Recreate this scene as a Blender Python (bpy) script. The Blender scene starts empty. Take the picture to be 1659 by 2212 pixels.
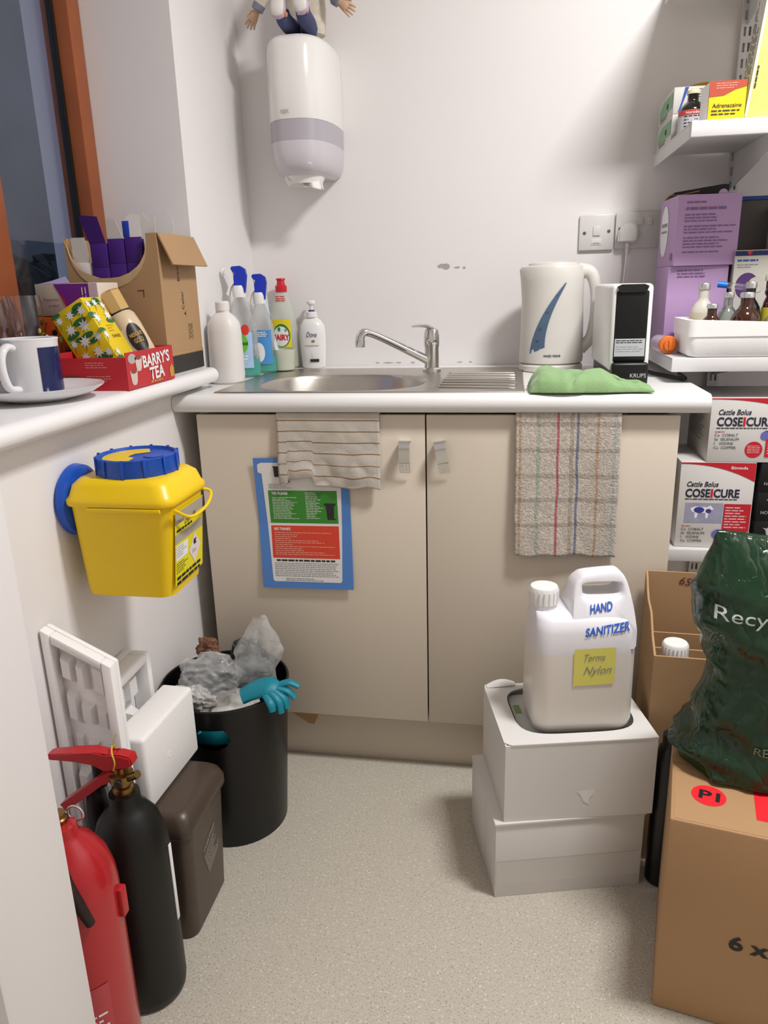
import bpy, bmesh, math, random
from mathutils import Vector as V, Matrix as Mx, noise as NZ
random.seed(7)
R = math.radians; PI = math.pi
SC = bpy.context.scene; COL = SC.collection

# ------------------------------------------------------------------ camera, world, lights, exposure
def make_camera():
    yaw, pitch, roll = R(-9.9044), R(-16.6965), R(-1.5255)
    f = V((math.sin(yaw)*math.cos(pitch), math.cos(yaw)*math.cos(pitch), math.sin(pitch)))
    r = V((math.cos(yaw), -math.sin(yaw), 0)); u = r.cross(f)
    r2 = r*math.cos(roll)+u*math.sin(roll); u2 = u*math.cos(roll)-r*math.sin(roll)
    cd = bpy.data.cameras.new('camera'); cam = bpy.data.objects.new('camera', cd); COL.objects.link(cam)
    m = Mx.Identity(4)
    for i in range(3):
        m[i][0], m[i][1], m[i][2] = r2[i], u2[i], -f[i]
    m.translation = V((.6747, -2.1071, 1.1168)); cam.matrix_world = m
    cd.sensor_fit = 'HORIZONTAL'; cd.sensor_width = 36; cd.lens = 36*1620.15/1659; cd.clip_start = .02
    SC.camera = cam
make_camera()
W = bpy.data.worlds.new('night'); SC.world = W; W.use_nodes = True
W.node_tree.nodes['Background'].inputs[0].default_value = (.20, .31, .58, 1)
W.node_tree.nodes['Background'].inputs[1].default_value = 1.25
LAMP = (1.30, -1.12, 2.40)
def area(name, loc, sx, sy, power, col):
    l = bpy.data.lights.new(name, 'AREA'); l.shape = 'RECTANGLE'; l.size = sx; l.size_y = sy; l.energy = power; l.color = col
    o = bpy.data.objects.new(name, l); COL.objects.link(o); o.location = loc
    return o
area('ceiling_lamp_offscreen', (LAMP[0], LAMP[1], LAMP[2]-.062), .34, .20, 32, (1, .988, .978))
SC.view_settings.view_transform = 'Standard'; SC.view_settings.look = 'None'
SC.view_settings.exposure = 0.16; SC.view_settings.gamma = 1.0; SC.view_settings.use_curve_mapping = False

# ------------------------------------------------------------------ materials
def lin(h):
    o = []
    for i in (0, 2, 4):
        c = int(h[i:i+2], 16)/255
        o.append(c/12.92 if c <= .04045 else ((c+.055)/1.055)**2.4)
    return tuple(o)+(1,)
MATS = {}
def mat(name, h, rough=.5, metal=0, var=.04, vs=12, bump=0, bs=120, trans=0, alpha=1, coat=0, sss=0, ior=1.45, emit=0, sheen=0):
    if name in MATS: return MATS[name]
    m = bpy.data.materials.new(name); m.use_nodes = True; nt = m.node_tree; N = nt.nodes; L = nt.links
    b = N['Principled BSDF']; c = lin(h)
    tc = N.new('ShaderNodeTexCoord')
    if var:
        nz = N.new('ShaderNodeTexNoise'); nz.inputs['Scale'].default_value = vs; nz.inputs['Detail'].default_value = 4
        L.new(tc.outputs['Object'], nz.inputs['Vector'])
        mx = N.new('ShaderNodeMix'); mx.data_type = 'RGBA'
        mx.inputs[6].default_value = tuple(max(0, x*(1-var*1.6)) for x in c[:3])+(1,)
        mx.inputs[7].default_value = tuple(min(1, x*(1+var*1.6)) for x in c[:3])+(1,)
        L.new(nz.outputs['Fac'], mx.inputs[0]); L.new(mx.outputs[2], b.inputs['Base Color'])
    else: b.inputs['Base Color'].default_value = c
    if bump:
        n2 = N.new('ShaderNodeTexNoise'); n2.inputs['Scale'].default_value = bs; n2.inputs['Detail'].default_value = 3
        L.new(tc.outputs['Object'], n2.inputs['Vector'])
        bp = N.new('ShaderNodeBump'); bp.inputs['Strength'].default_value = bump; bp.inputs['Distance'].default_value = .002
        L.new(n2.outputs['Fac'], bp.inputs['Height']); L.new(bp.outputs['Normal'], b.inputs['Normal'])
    b.inputs['Roughness'].default_value = rough; b.inputs['Metallic'].default_value = metal
    b.inputs['Transmission Weight'].default_value = trans; b.inputs['Alpha'].default_value = alpha
    b.inputs['Coat Weight'].default_value = coat; b.inputs['IOR'].default_value = ior
    b.inputs['Subsurface Weight'].default_value = sss; b.inputs['Subsurface Radius'].default_value = (.01, .01, .01)
    b.inputs['Sheen Weight'].default_value = sheen
    if emit:
        b.inputs['Emission Color'].default_value = c; b.inputs['Emission Strength'].default_value = emit
    MATS[name] = m; return m
def stripes_uv(m, axis, stops, base=None):
    """colour bands along one UV axis: stops = [(pos, hex)...], constant ramp, replaces base colour"""
    nt = m.node_tree; N = nt.nodes; L = nt.links; b = N['Principled BSDF']
    uv = N.new('ShaderNodeUVMap'); sp = N.new('ShaderNodeSeparateXYZ'); L.new(uv.outputs[0], sp.inputs[0])
    rp = N.new('ShaderNodeValToRGB'); rp.color_ramp.interpolation = 'CONSTANT'
    e = rp.color_ramp.elements; e[0].position = 0; e[0].color = lin(stops[0][1]); e.remove(e[1])
    for p, h in stops[1:]:
        k = e.new(p); k.color = lin(h)
    L.new(sp.outputs[axis], rp.inputs[0]); return rp
wall_m = mat('wall paint', 'ebe7e6', .55, var=.012, vs=3, bump=.05, bs=220)
ceil_m = mat('ceiling paint', 'ebe9e6', .8, var=.01)
sill_m = mat('sill board', 'eceaea', .32, var=.01)
top_m = mat('worktop laminate', 'e9e8e6', .3, var=.012, vs=5)
door_m = mat('cream laminate', 'd8ccbb', .42, var=.015, vs=2)
plinth_m = door_m
inside_m = mat('cabinet board', 'b9ae9d', .6)
steel_m = mat('brushed steel', 'c3beb6', .3, 1, var=.03, vs=30, bump=.03, bs=300)
chrome_m = mat('chrome', 'dcdcdc', .08, 1, var=0)
white_pl = mat('white plastic', 'eceae8', .28, var=.008)
cream_pl = mat('ivory plastic', 'dedad3', .33, var=.01)
socket_m = mat('socket plastic', 'd9d6d2', .35, var=.01)
grey_m = mat('grey print', '8f8f90', .5, var=0)
dark_m = mat('dark print', '2b2a2b', .55, var=0)
ink_m = mat('black ink', '1b1a1b', .5, var=0)
white_ink = mat('white ink', 'f0efec', .5, var=0)
blue_ink = mat('blue ink', '2c62c8', .5, var=0)
card_m = mat('corrugated card', 'b08d66', .75, var=.05, vs=8, bump=.08, bs=90)
card_in = card_m
card_edge = mat('torn card edge', 'c9ab84', .85, var=.12, vs=60)
black_pl = mat('black plastic', '090909', .36, var=.05)
black_matt = mat('matt black', '141413', .5, var=.1, vs=20)
red_pl = mat('red plastic', 'b4222c', .35, var=.03)
foam_m = mat('polystyrene', 'f2f0ef', .6, var=.012, vs=40, bump=.12, bs=380)
paperw_m = mat('white card', 'e2dfdb', .5, var=.012)
shelf_m = mat('white powder coat', 'dcdada', .35, var=.008)
yellow_sh = mat('yellow polypropylene', 'f2cb12', .33, var=.015, sss=.05)
blue_pl = mat('blue plastic', '1650b8', .33, var=.03)
teal_m = mat('teal nitrile', '0f8195', .45, var=.05, bump=.1, bs=60)
clear_m = mat('clear glass', 'ffffff', .02, var=0, trans=1, ior=1.45)
clear_pl = mat('clear plastic', 'eef2f2', .08, var=0, trans=.9, ior=1.2, alpha=.55)
film_m = mat('plastic film', 'e8eaea', .08, var=.03, alpha=.30, ior=1.6)
amber_m = mat('amber glass', '3a1a0a', .06, var=0, coat=.5)
dkglass_m = mat('dark glass', '15120e', .07, var=0, coat=.5)
brass_m = mat('brass', '8a6f45', .3, 1, var=.15, vs=60)

# floor vinyl: speckled
floor_m = mat('speckled vinyl', 'c6bfb1', .38, var=.03, vs=4)
def speckle(m):
    nt = m.node_tree; N = nt.nodes; L = nt.links; b = N['Principled BSDF']
    src = b.inputs['Base Color'].links[0].from_socket; tc = N.new('ShaderNodeTexCoord')
    for sc, lo, hi, col, am in ((320, .60, .68, '8c8270', .75), (210, .62, .70, 'e6e0d4', .7), (95, .66, .74, 'a89d88', .4)):
        nz = N.new('ShaderNodeTexNoise'); nz.inputs['Scale'].default_value = sc; nz.inputs['Detail'].default_value = 1
        L.new(tc.outputs['Object'], nz.inputs['Vector'])
        mr = N.new('ShaderNodeMapRange'); mr.inputs[1].default_value = lo; mr.inputs[2].default_value = hi; mr.inputs[4].default_value = am
        L.new(nz.outputs['Fac'], mr.inputs[0])
        mx = N.new('ShaderNodeMix'); mx.data_type = 'RGBA'; mx.inputs[7].default_value = lin(col)
        L.new(mr.outputs[0], mx.inputs[0]); L.new(src, mx.inputs[6]); src = mx.outputs[2]
    L.new(src, b.inputs['Base Color'])
speckle(floor_m)

# ------------------------------------------------------------------ mesh helpers
def place(name, bm, m, parent=None, smooth=35, loc=None, rot=None, label=None, cat=None, group=None, kind=None):
    if isinstance(bm, bmesh.types.BMesh):
        bmesh.ops.recalc_face_normals(bm, faces=bm.faces)
        me = bpy.data.meshes.new(name); bm.to_mesh(me); bm.free()
    else: me = bm
    me.materials.clear(); me.materials.append(m)
    if smooth:
        me.shade_smooth(); me.set_sharp_from_angle(angle=R(smooth))
    o = bpy.data.objects.new(name, me); COL.objects.link(o)
    if parent: o.parent = parent
    if loc: o.location = loc
    if rot: o.rotation_euler = rot
    if label: o['label'] = label
    if cat: o['category'] = cat
    if group: o['group'] = group
    if kind: o['kind'] = kind
    return o
def thing(name, label, cat, loc=(0, 0, 0), rz=0, group=None, rot=None):
    o = bpy.data.objects.new(name, None); COL.objects.link(o); o.location = loc
    o.rotation_euler = rot if rot else (0, 0, rz); o.empty_display_size = .02
    o['label'] = label; o['category'] = cat
    if group: o['group'] = group
    return o
def B(): return bmesh.new()
def addv(bm, pts, M=None): return [bm.verts.new((M @ V(p)) if M else V(p)) for p in pts]
def box(bm, x0, x1, y0, y1, z0, z1, bev=0, M=None, seg=2):
    t = bmesh.new(); vs = [t.verts.new((x, y, z)) for x in (x0, x1) for y in (y0, y1) for z in (z0, z1)]
    for f in ((0, 1, 3, 2), (4, 6, 7, 5), (0, 4, 5, 1), (2, 3, 7, 6), (0, 2, 6, 4), (1, 5, 7, 3)): t.faces.new([vs[i] for i in f])
    if bev: bmesh.ops.bevel(t, geom=t.edges[:], offset=bev, segments=seg, profile=.5, affect='EDGES')
    merge(bm, t, M); return bm
def merge(bm, t, M=None):
    mp = {v: bm.verts.new((M @ v.co) if M else v.co) for v in t.verts}
    for f in t.faces:
        try: bm.faces.new([mp[v] for v in f.verts])
        except ValueError: pass
    t.free()
def loops(bm, rings, cap0=True, cap1=True, M=None, close=True):
    rv = [addv(bm, r, M) for r in rings]; n = len(rings[0])
    for a, b in zip(rv, rv[1:]):
        for i in range(n if close else n-1):
            j = (i+1) % n
            bm.faces.new((a[i], a[j], b[j], b[i]))
    if cap0: bm.faces.new(rv[0][::-1])
    if cap1: bm.faces.new(rv[-1])
    return rv
def lathe(bm, prof, seg=32, sx=1, sy=1, c=(0, 0, 0), M=None, sq=0):
    """prof = [(r, z)...]; sq>0 squares the section (superellipse)"""
    def ring(r, z):
        o = []
        for i in range(seg):
            a = 2*PI*i/seg; ca, sa = math.cos(a), math.sin(a)
            if sq:
                e = 2/(2+sq); ca = math.copysign(abs(ca)**e, ca); sa = math.copysign(abs(sa)**e, sa)
            o.append((c[0]+r*sx*ca, c[1]+r*sy*sa, c[2]+z))
        return o
    rings = [ring(max(r, 1e-4), z) for r, z in prof]
    loops(bm, rings, True, True, M); return bm
def smoothp(pts, n=6):
    P = [V(p) for p in pts]; P = [P[0]*2-P[1]]+P+[P[-1]*2-P[-2]]; o = []
    for i in range(1, len(P)-2):
        for k in range(n):
            t = k/n; a, b, c, d = P[i-1], P[i], P[i+1], P[i+2]
            o.append(.5*((2*b)+(c-a)*t+(2*a-5*b+4*c-d)*t*t+(3*b-a-3*c+d)*t**3))
    o.append(P[-2]); return o
def tube(bm, pts, r, seg=10, n=0, flat=1, M=None, up=None):
    P = smoothp(pts, n) if n else [V(p) for p in pts]
    if isinstance(r, (list, tuple)):
        rr = []; L = len(P)-1
        for i in range(len(P)):
            t = i/L*(len(r)-1); k = min(int(t), len(r)-2); rr.append(r[k]*(1-(t-k))+r[k+1]*(t-k))
    else: rr = [r]*len(P)
    T0 = (P[1]-P[0]).normalized(); u = V(up) if up else (V((0, 0, 1)) if abs(T0.z) < .9 else V((0, 1, 0)))
    rings = []
    for i, p in enumerate(P):
        T = ((P[min(i+1, len(P)-1)]-P[max(i-1, 0)])).normalized()
        s = T.cross(u); s.normalize(); u = s.cross(T).normalized()
        rings.append([p+(s*math.cos(2*PI*k/seg)+u*math.sin(2*PI*k/seg)*flat)*rr[i] for k in range(seg)])
    loops(bm, rings, True, True, M); return bm
def ball(bm, c, rx, ry=None, rz=None, seg=16, M=None):
    ry = ry or rx; rz = rz or rx; t = bmesh.new(); bmesh.ops.create_uvsphere(t, u_segments=seg, v_segments=max(6, seg//2), radius=1)
    for v in t.verts: v.co = V((v.co.x*rx+c[0], v.co.y*ry+c[1], v.co.z*rz+c[2]))
    merge(bm, t, M); return bm
def prism(bm, poly, o, r, u, d, M=None):
    """2D polygon in the plane (o; r, u) pushed by the vector d"""
    o, r, u, d = V(o), V(r), V(u), V(d)
    a = [o+r*p[0]+u*p[1] for p in poly]; b = [p+d for p in a]
    loops(bm, [a, b], True, True, M); return bm
def sheet(bm, f, nu, nv, th):
    """thin solid cloth or paper from f(u, v) in 0..1, with UVs"""
    uvl = bm.loops.layers.uv.verify(); e = 1e-3; top, bot = [], []
    for i in range(nu+1):
        for j in range(nv+1):
            u, v = i/nu, j/nv; p = f(u, v)
            n = (f(min(u+e, 1), v)-f(max(u-e, 0), v)).cross(f(u, min(v+e, 1))-f(u, max(v-e, 0)))
            n = n.normalized() if n.length > 1e-12 else V((0, 0, 1))
            top.append((bm.verts.new(p+n*th/2), u, v)); bot.append((bm.verts.new(p-n*th/2), u, v))
    S = nv+1
    def q(*vs):
        fc = bm.faces.new([a[0] for a in vs])
        for l, a in zip(fc.loops, vs): l[uvl].uv = (a[1], a[2])
    for i in range(nu):
        for j in range(nv):
            a, b, c, d = i*S+j, (i+1)*S+j, (i+1)*S+j+1, i*S+j+1
            q(top[a], top[b], top[c], top[d]); q(bot[d], bot[c], bot[b], bot[a])
    for i in range(nu):
        for j in (0, nv):
            a, b = i*S+j, (i+1)*S+j
            q(*((bot[a], bot[b], top[b], top[a]) if j == 0 else (top[a], top[b], bot[b], bot[a])))
    for j in range(nv):
        for i in (0, nu):
            a, b = i*S+j, i*S+j+1
            q(*((top[a], top[b], bot[b], bot[a]) if i == 0 else (bot[a], bot[b], top[b], top[a])))
    return bm
def plane_fn(o, r, u, off=.0005):
    o, r, u = V(o), V(r).normalized(), V(u).normalized(); n = r.cross(u)
    return lambda s, t, k=0: o+r*s+u*t+n*(off+k)
def cyl_fn(c, rx, ry, z0, a0, off=.0006, taper=None):
    """wrap (s, t) round an upright elliptical body; a0 = facing angle of s = 0"""
    def f(s, t, k=0):
        kx = taper(t) if taper else 1
        rm = (abs(rx*math.sin(a0))+abs(ry*math.cos(a0)))*kx or rx
        a = a0+s/rm
        return V((c[0]+(rx*kx+off+k)*math.cos(a), c[1]+(ry*kx+off+k)*math.sin(a), c[2]+z0+t))
    return f
def flat(bm, pts): bm.faces.new(addv(bm, pts)); return bm
def decal(parent, name, m, fn, w, h, x=0, y=0, shape='rect', k=0, nu=1, nv=1, poly=None, label=None):
    """flat print: a patch of w x h at (x, y) on the surface fn"""
    bm = B()
    if poly: flat(bm, [fn(x+p[0]*w, y+p[1]*h, k) for p in poly])
    elif shape == 'oval':
        c0 = bm.verts.new(fn(x, y, k)); rg_ = [[bm.verts.new(fn(x+q*w/2*math.cos(i*PI/14), y+q*h/2*math.sin(i*PI/14), k)) for i in range(28)] for q in (.35, .7, 1)]
        for i in range(28):
            j = (i+1) % 28; bm.faces.new((c0, rg_[0][i], rg_[0][j]))
            for a_, b_ in ((0, 1), (1, 2)): bm.faces.new((rg_[a_][i], rg_[b_][i], rg_[b_][j], rg_[a_][j]))
    else:
        g = [[bm.verts.new(fn(x-w/2+w*i/nu, y-h/2+h*j/nv, k)) for j in range(nv+1)] for i in range(nu+1)]
        for i in range(nu):
            for j in range(nv): bm.faces.new((g[i][j], g[i+1][j], g[i+1][j+1], g[i][j+1]))
    o = place(name, bm, m, parent, smooth=40 if nu > 1 else 0)
    if label: o['label'] = label
    return o
def lines(parent, m, fn, w, h, n, x=0, y=0, th=.45, k=.0002, ragged=.5, words=True, name='printed_text'):
    """n rows of print too small to read, left-aligned at x, top at y"""
    bm = B(); rs = random.Random(int(abs(w*1e5)+n*17+abs(y)*1e4)); step = h/n
    for i in range(n):
        L = w*(1-ragged*rs.random()); yt = y-i*step; s = 0
        while s < L-.0005:
            wl = min(L-s, step*(.8+2.0*rs.random())) if words else L
            y1 = yt-step*th
            flat(bm, [fn(x+s, y1, k), fn(x+s+wl, y1, k), fn(x+s+wl, yt, k), fn(x+s, yt, k)]); s += wl+step*.35
    return place(name, bm, m, parent, smooth=0)
def text(parent, s, size, m, fn, x=0, y=0, w=None, bold=0, align='CENTER', slant=0, k=.0003, name='lettering', rot=0):
    cu = bpy.data.curves.new('t', 'FONT'); cu.body = s; cu.size = size; cu.offset = bold*size; cu.resolution_u = 3; cu.shear = slant
    ob = bpy.data.objects.new('t', cu); me = bpy.data.meshes.new_from_object(ob)
    xs = [v.co.x for v in me.vertices] or [0]; x0, x1 = min(xs), max(xs)
    sc = (w/(x1-x0)) if w and x1 > x0 else 1
    sh = {'CENTER': -(x0+x1)/2, 'LEFT': -x0, 'RIGHT': -x1}[align]
    cr, sr = math.cos(rot), math.sin(rot)
    for v in me.vertices:
        a, b = (v.co.x+sh)*sc, v.co.y
        v.co = fn(x+a*cr-b*sr, y+a*sr+b*cr, k)
    bpy.data.objects.remove(ob); bpy.data.curves.remove(cu); me.name = name
    return place(name, me, m, parent, smooth=0)
def fbm(p, s=1.0): return NZ.noise(V(p)*s)
def structure(name, bm, m, **k): return place(name, bm, m, kind='structure', smooth=k.get('smooth', 30))
XW = -.045   # left wall face

# ------------------------------------------------------------------ room shell
structure('floor', box(B(), -.6, 2.1, -3.3, .1, -.05, 0), floor_m)
structure('ceiling', box(B(), -.6, 2.1, -3.3, .1, 2.4, 2.45), ceil_m)
wb = structure('wall_back', box(B(), -.6, 2.1, 0, .1, 0, 2.4), wall_m)
structure('wall_right', box(B(), 2.1, 2.2, -3.3, .1, 0, 2.4), wall_m)
structure('wall_rear', box(B(), -.6, 2.2, -3.4, -3.3, 0, 2.4), wall_m)
bm = B()
box(bm, -.385, XW, -.412, 0, 0, 2.4); box(bm, -.385, XW, -1.36, -.412, 0, .916); box(bm, -.385, XW, -1.36, -.412, 2.05, 2.4); box(bm, -.385, XW, -3.3, -1.36, 0, 2.4)
wl = structure('wall_left', bm, wall_m)
structure('wall_partition', box(B(), XW, .166, -1.58, -1.445, 0, 2.4, .004), wall_m)
# scuffs on the back wall
scuff_m = mat('grey scuff', 'a9a6a4', .8, var=.25, vs=140)
fw = plane_fn((0, 0, 0), (1, 0, 0), (0, 0, 1), .0006)
def blot(parent, x, z, w, h, seed, m=scuff_m, fn=fw):
    rs = random.Random(seed); n = 18
    return decal(parent, 'scuff_mark', m, fn, w, h, x, z, poly=[(.5*math.cos(2*PI*i/n)*(.55+.6*rs.random()), .5*math.sin(2*PI*i/n)*(.45+.7*rs.random())) for i in range(n)])
blot(wb, .488, 1.166, .040, .017, 3); blot(wb, .521, 1.162, .018, .006, 5); blot(wb, .541, 1.161, .010, .007, 8)
for i, (x, w) in enumerate(((.33, .03), (.36, .018), (.40, .012), (.53, .016), (.56, .010), (.30, .012))): blot(wb, x, .913, w, .004, 20+i)

# window: sill board, timber frame, mullion, panes
wood_m = mat('stained timber', '97532f', .45, var=.16, vs=9)
wd = bpy.data.objects.new('window_1', None); COL.objects.link(wd); wd['kind'] = 'structure'; wd.location = (-.28, -.88, .95)
def wpart(name, m, x0, x1, y0, y1, z0, z1, bev=.003):
    return place(name, box(B(), x0+.28, x1+.28, y0+.88, y1+.88, z0-.95, z1-.95, bev), m, wd)
wpart('window_post', wood_m, -.31, -.245, -.462, -.413, .95, 2.05)
wpart('window_post', wood_m, -.31, -.245, -1.359, -1.31, .95, 2.05)
wpart('mullion', wood_m, -.31, -.245, -.855, -.768, .95, 2.05)
wpart('window_rail', wood_m, -.31, -.25, -1.31, -.462, .951, 1.0)
wpart('window_rail', wood_m, -.31, -.25, -1.31, -.462, 2.0, 2.05)
pane_m = mat('window glass', 'ffffff', .0, var=0, trans=1, ior=1.5)
wpart('pane', pane_m, -.288, -.282, -.768, -.462, 1.0, 2.0, 0); wpart('pane', pane_m, -.288, -.282, -1.31, -.855, 1.0, 2.0, 0)
gask = mat('black gasket', '12130f', .5, var=0)
wpart('gasket', gask, -.292, -.276, -.472, -.462, 1.0, 2.0, 0); wpart('gasket', gask, -.292, -.276, -.768, -.760, 1.0, 2.0, 0)
bm = B()   # sill with a bullnose that sails past the reveal
pf = [(-.245, .916), (-.010, .916)]+[(.004-.014+.017*math.sin(a), .933-.017*math.cos(a)) for a in [PI*i/8 for i in range(1, 8)]]+[(-.010, .95), (-.245, .95)]
prism(bm, pf, (0, -1.44, 0), (1, 0, 0), (0, 0, 1), (0, .992, 0))
structure('trim_1', bm, sill_m)['label'] = 'white window sill board with rounded front edge'
structure('ground', box(B(), -14, -.39, -8, 16, -.4, -.3), mat('dark ground', '3a3c38', .9, var=.2))
structure('added_backdrop_wall', box(B(), -6.2, -6.0, -8, 16, -.3, 5.0), mat('grey render', '5e5b55', .9, var=.25, vs=1.2))  # invented wall, added so the view through the panes stays dark
bm = B()
def hedge(u, v):
    z = -.3+1.75*math.sin(PI*min(1, v*1.02)*.5)*(1+.12*fbm((u*40, 2, 1))); return V((-4.6-.5*v+.18*fbm((u*60, v*9, 3)), -4+16*u, z+.12*fbm((u*90, v*7, 8))))
sheet(bm, hedge, 200, 14, .25)
place('garden_hedge', bm, mat('hedge leaves', '131a12', .9, var=.5, vs=9), smooth=0, label='dark hedge in the yard beyond the window', cat='hedge')
# ------------------------------------------------------------------ sink run
bm = B()   # worktop with an opening for the bowl
hx0, hx1, hy0, hy1 = .075, .495, -.545, -.20
nose = [(-.585+.0, .868)]+[(-.5835-.0165*math.sin(PI*i/10)*1.0, .8865-.0185*math.cos(PI*i/10)) for i in range(0, 11)]+[(hy0, .905), (hy0, .868)]
prism(bm, nose[1:], (XW+.001, 0, 0), (0, 1, 0), (0, 0, 1), (1.05-XW-.001, 0, 0))
box(bm, XW+.001, 1.05, hy1, -.001, .868, .905); box(bm, XW+.001, hx0, hy0, hy1, .868, .905); box(bm, hx1, 1.05, hy0, hy1, .868, .905)
place('worktop', bm, top_m, label='white laminate worktop with rounded front edge over the cream cabinet', cat='worktop')

cab = thing('base_cabinet', 'cream two-door sink cabinet standing under the white worktop', 'cabinet', (.5, -.29, 0))
def cb(name, m, x0, x1, y0, y1, z0, z1, bev=.001, parent=None): return place(name, box(B(), x0-.5, x1-.5, y0+.29, y1+.29, z0, z1, bev), m, parent or cab)
cb('side_panel', inside_m, .002, .020, -.56, -.03, .0, .867); cb('side_panel', inside_m, .980, .998, -.56, -.03, .0, .867)
cb('back_panel', inside_m, .02, .98, -.04, -.03, .14, .70); cb('bottom_panel', inside_m, .02, .98, -.555, -.04, .14, .158)
cb('plinth', plinth_m, .0, 1.0, -.53, -.512, .0, .138)
for i in (0, 1):
    d = cb('door', door_m, (.0, .5015)[i], (.4985, 1.0)[i], -.58, -.561, .143, .8625, .0015)
    hx, hz, tilt = ((.457, .777, R(1)), (.535, .777, R(-9)))[i]
    bm = B(); prof = [(-.5805, .030), (-.590, .034), (-.599, .034), (-.604, .030), (-.6055, .024), (-.6045, .014), (-.602, .002), (-.5985, -.008), (-.597, -.0115), (-.5955, -.0138)]
    rg = []
    for y, z in prof: rg.append([V((-.0115, y, z)), V((.0115, y, z)), V((.0115, y+.0025, z-.001)), V((-.0115, y+.0025, z-.001))])
    loops(bm, rg)
    Mh = Mx.Translation((hx-.5, .29, hz)) @ Mx.Rotation(tilt, 4, 'Y')
    bm.transform(Mh)
    h = place('handle', bm, chrome_m, d); h['label'] = 'chrome bowed strip handle'
    bm = B(); Mg = Mh @ Mx.Translation((0, -.5952, -.0135)) @ Mx.Rotation(R(20), 4, 'X')
    for a in range(4): box(bm, -.0115+.0069*a, -.0092+.0069*a, -.0012, .0008, -.0235, 0, M=Mg)
    for a in range(5): box(bm, -.0115, .0115, -.0010, .0006, -.0235+.0053*a, -.0213+.0053*a, M=Mg)
    place('openwork_grip', bm, chrome_m, h, smooth=0)

# sink
bm = B(); N = 120
def rect_pt(a, cx, cy, x0, x1, y0, y1):
    dx, dy = math.cos(a), math.sin(a); t = min(((x1-cx)/dx if dx > 1e-9 else 9), ((x0-cx)/dx if dx < -1e-9 else 9), ((y1-cy)/dy if dy > 1e-9 else 9), ((y0-cy)/dy if dy < -1e-9 else 9)); return cx+dx*t, cy+dy*t
bx, by = .285, -.372
def ring(kx, ky, z, e=2.6):
    o = []
    for i in range(N):
        a = 2*PI*i/N; ca, sa = math.cos(a), math.sin(a)
        r = 1/((abs(ca)/kx)**e+(abs(sa)/ky)**e)**(1/e); o.append((bx+r*ca, by+r*sa, z))
    return o
def rr(x0, x1, y0, y1, z): return [(*rect_pt(2*PI*(i+.0001)/N, bx, by, x0, x1, y0, y1), z) for i in range(N)]
loops(bm, [rr(.034, .70, -.558, -.088, .9052), rr(.036, .698, -.556, -.09, .9078), rr(.046, .688, -.546, -.10, .9064), ring(.200, .164, .9062), ring(.193, .157, .9045), ring(.187, .151, .896), ring(.180, .144, .83), ring(.165, .13, .775), ring(.12, .09, .765), ring(.03, .03, .762)], False, True)
snk = thing('kitchen_sink', 'stainless steel inset sink with oval bowl and ribbed drainer', 'sink', (0, 0, 0))
place('sink_body', bm, steel_m, snk, 40)
for i in range(7):
    y = -.50+i*.048; bm = B()
    tube(bm, [(.515+abs(i-3)*.004, y*.9-.03, .9062), (.53, y*.93-.02, .9072), (.665, y, .9068), (.68, y, .9058)], .004, 8, 3, flat=.5)
    place('drainer_rib', bm, steel_m, snk)
place('waste', lathe(B(), [(.028, .763), (.028, .766), (.02, .766), (.018, .764)], 24, c=(bx, by, 0)), chrome_m, snk)

tap = thing('mixer_tap', 'chrome single-lever mixer tap with long low spout on the sink', 'tap', (.470, -.165, .9065))
place('tap_body', lathe(B(), [(.024, 0), (.024, .006), (.019, .010), (.0185, .060), (.020, .064), (.020, .09), (.017, .104), (.008, .110), (0, .111)], 28), chrome_m, tap)
bm = B(); tube(bm, [(-.008, -.004, .028), (-.05, -.026, .052), (-.11, -.058, .086), (-.142, -.075, .102), (-.158, -.083, .104), (-.166, -.087, .094), (-.167, -.088, .083)], [.0115, .0105, .0100, .0100, .0105, .0115, .0115], 16, 5)
place('spout', bm, chrome_m, tap)
bm = B(); lathe(bm, [(.0125, 0), (.0125, .016), (.009, .018), (.009, -.001)], 20, c=(-.167, -.088, .070)); place('aerator', bm, chrome_m, tap)
bm = B(); tube(bm, [(.012, .004, .092), (-.004, 0, .110), (-.026, -.006, .114), (-.048, -.014, .113)], [.016, .015, .010, .007], 14, 5, flat=.42); place('lever', bm, chrome_m, tap)

# kettle
ket_m = mat('kettle ivory', 'dad6cf', .36, var=.01)
k = thing('kettle', 'ivory jug kettle with curved blue-grey water gauge beside the sink', 'kettle', (.768, -.145, .9055))
place('power_base', lathe(B(), [(.074, 0), (.078, .004), (.078, .014), (.074, .018)], 40), ket_m, k)
place('neck_ring', lathe(B(), [(.068, .0175), (.068, .022)], 40), ket_m, k)
bm = B(); rings = []
for z, r_, sp in ((.0215, .0775, 0), (.03, .0785, 0), (.10, .076, 0), (.17, .074, .001), (.215, .0735, .005), (.243, .073, .009), (.249, .070, .008), (.251, .064, .005)):
    rg = []
    for i in range(48):
        a = 2*PI*i/48; w = max(0, math.cos(a-PI))**10
        rg.append((math.cos(a)*(r_+sp*w), math.sin(a)*r_*.94, z))
    rings.append(rg)
loops(bm, rings); place('jug', bm, ket_m, k)
place('lid', lathe(B(), [(.062, .2505), (.06, .256), (.03, .260), (0, .2605)], 36, sy=.92), ket_m, k)
bm = B(); tube(bm, [(.058, -.006, .238), (.088, -.010, .230), (.101, -.012, .19), (.102, -.012, .13), (.094, -.010, .080), (.070, -.006, .052)], [.016, .014, .012, .0115, .012, .014], 14, 5, flat=1.15); place('handle', bm, ket_m, k)
gauge_m = mat('gauge window', '566a84', .25, var=.03)
cf = cyl_fn((0, 0, 0), .0765, .0719, 0, R(-97), .0008, lambda t: 1.02-.17*t)
bm = B(); g = []
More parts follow.
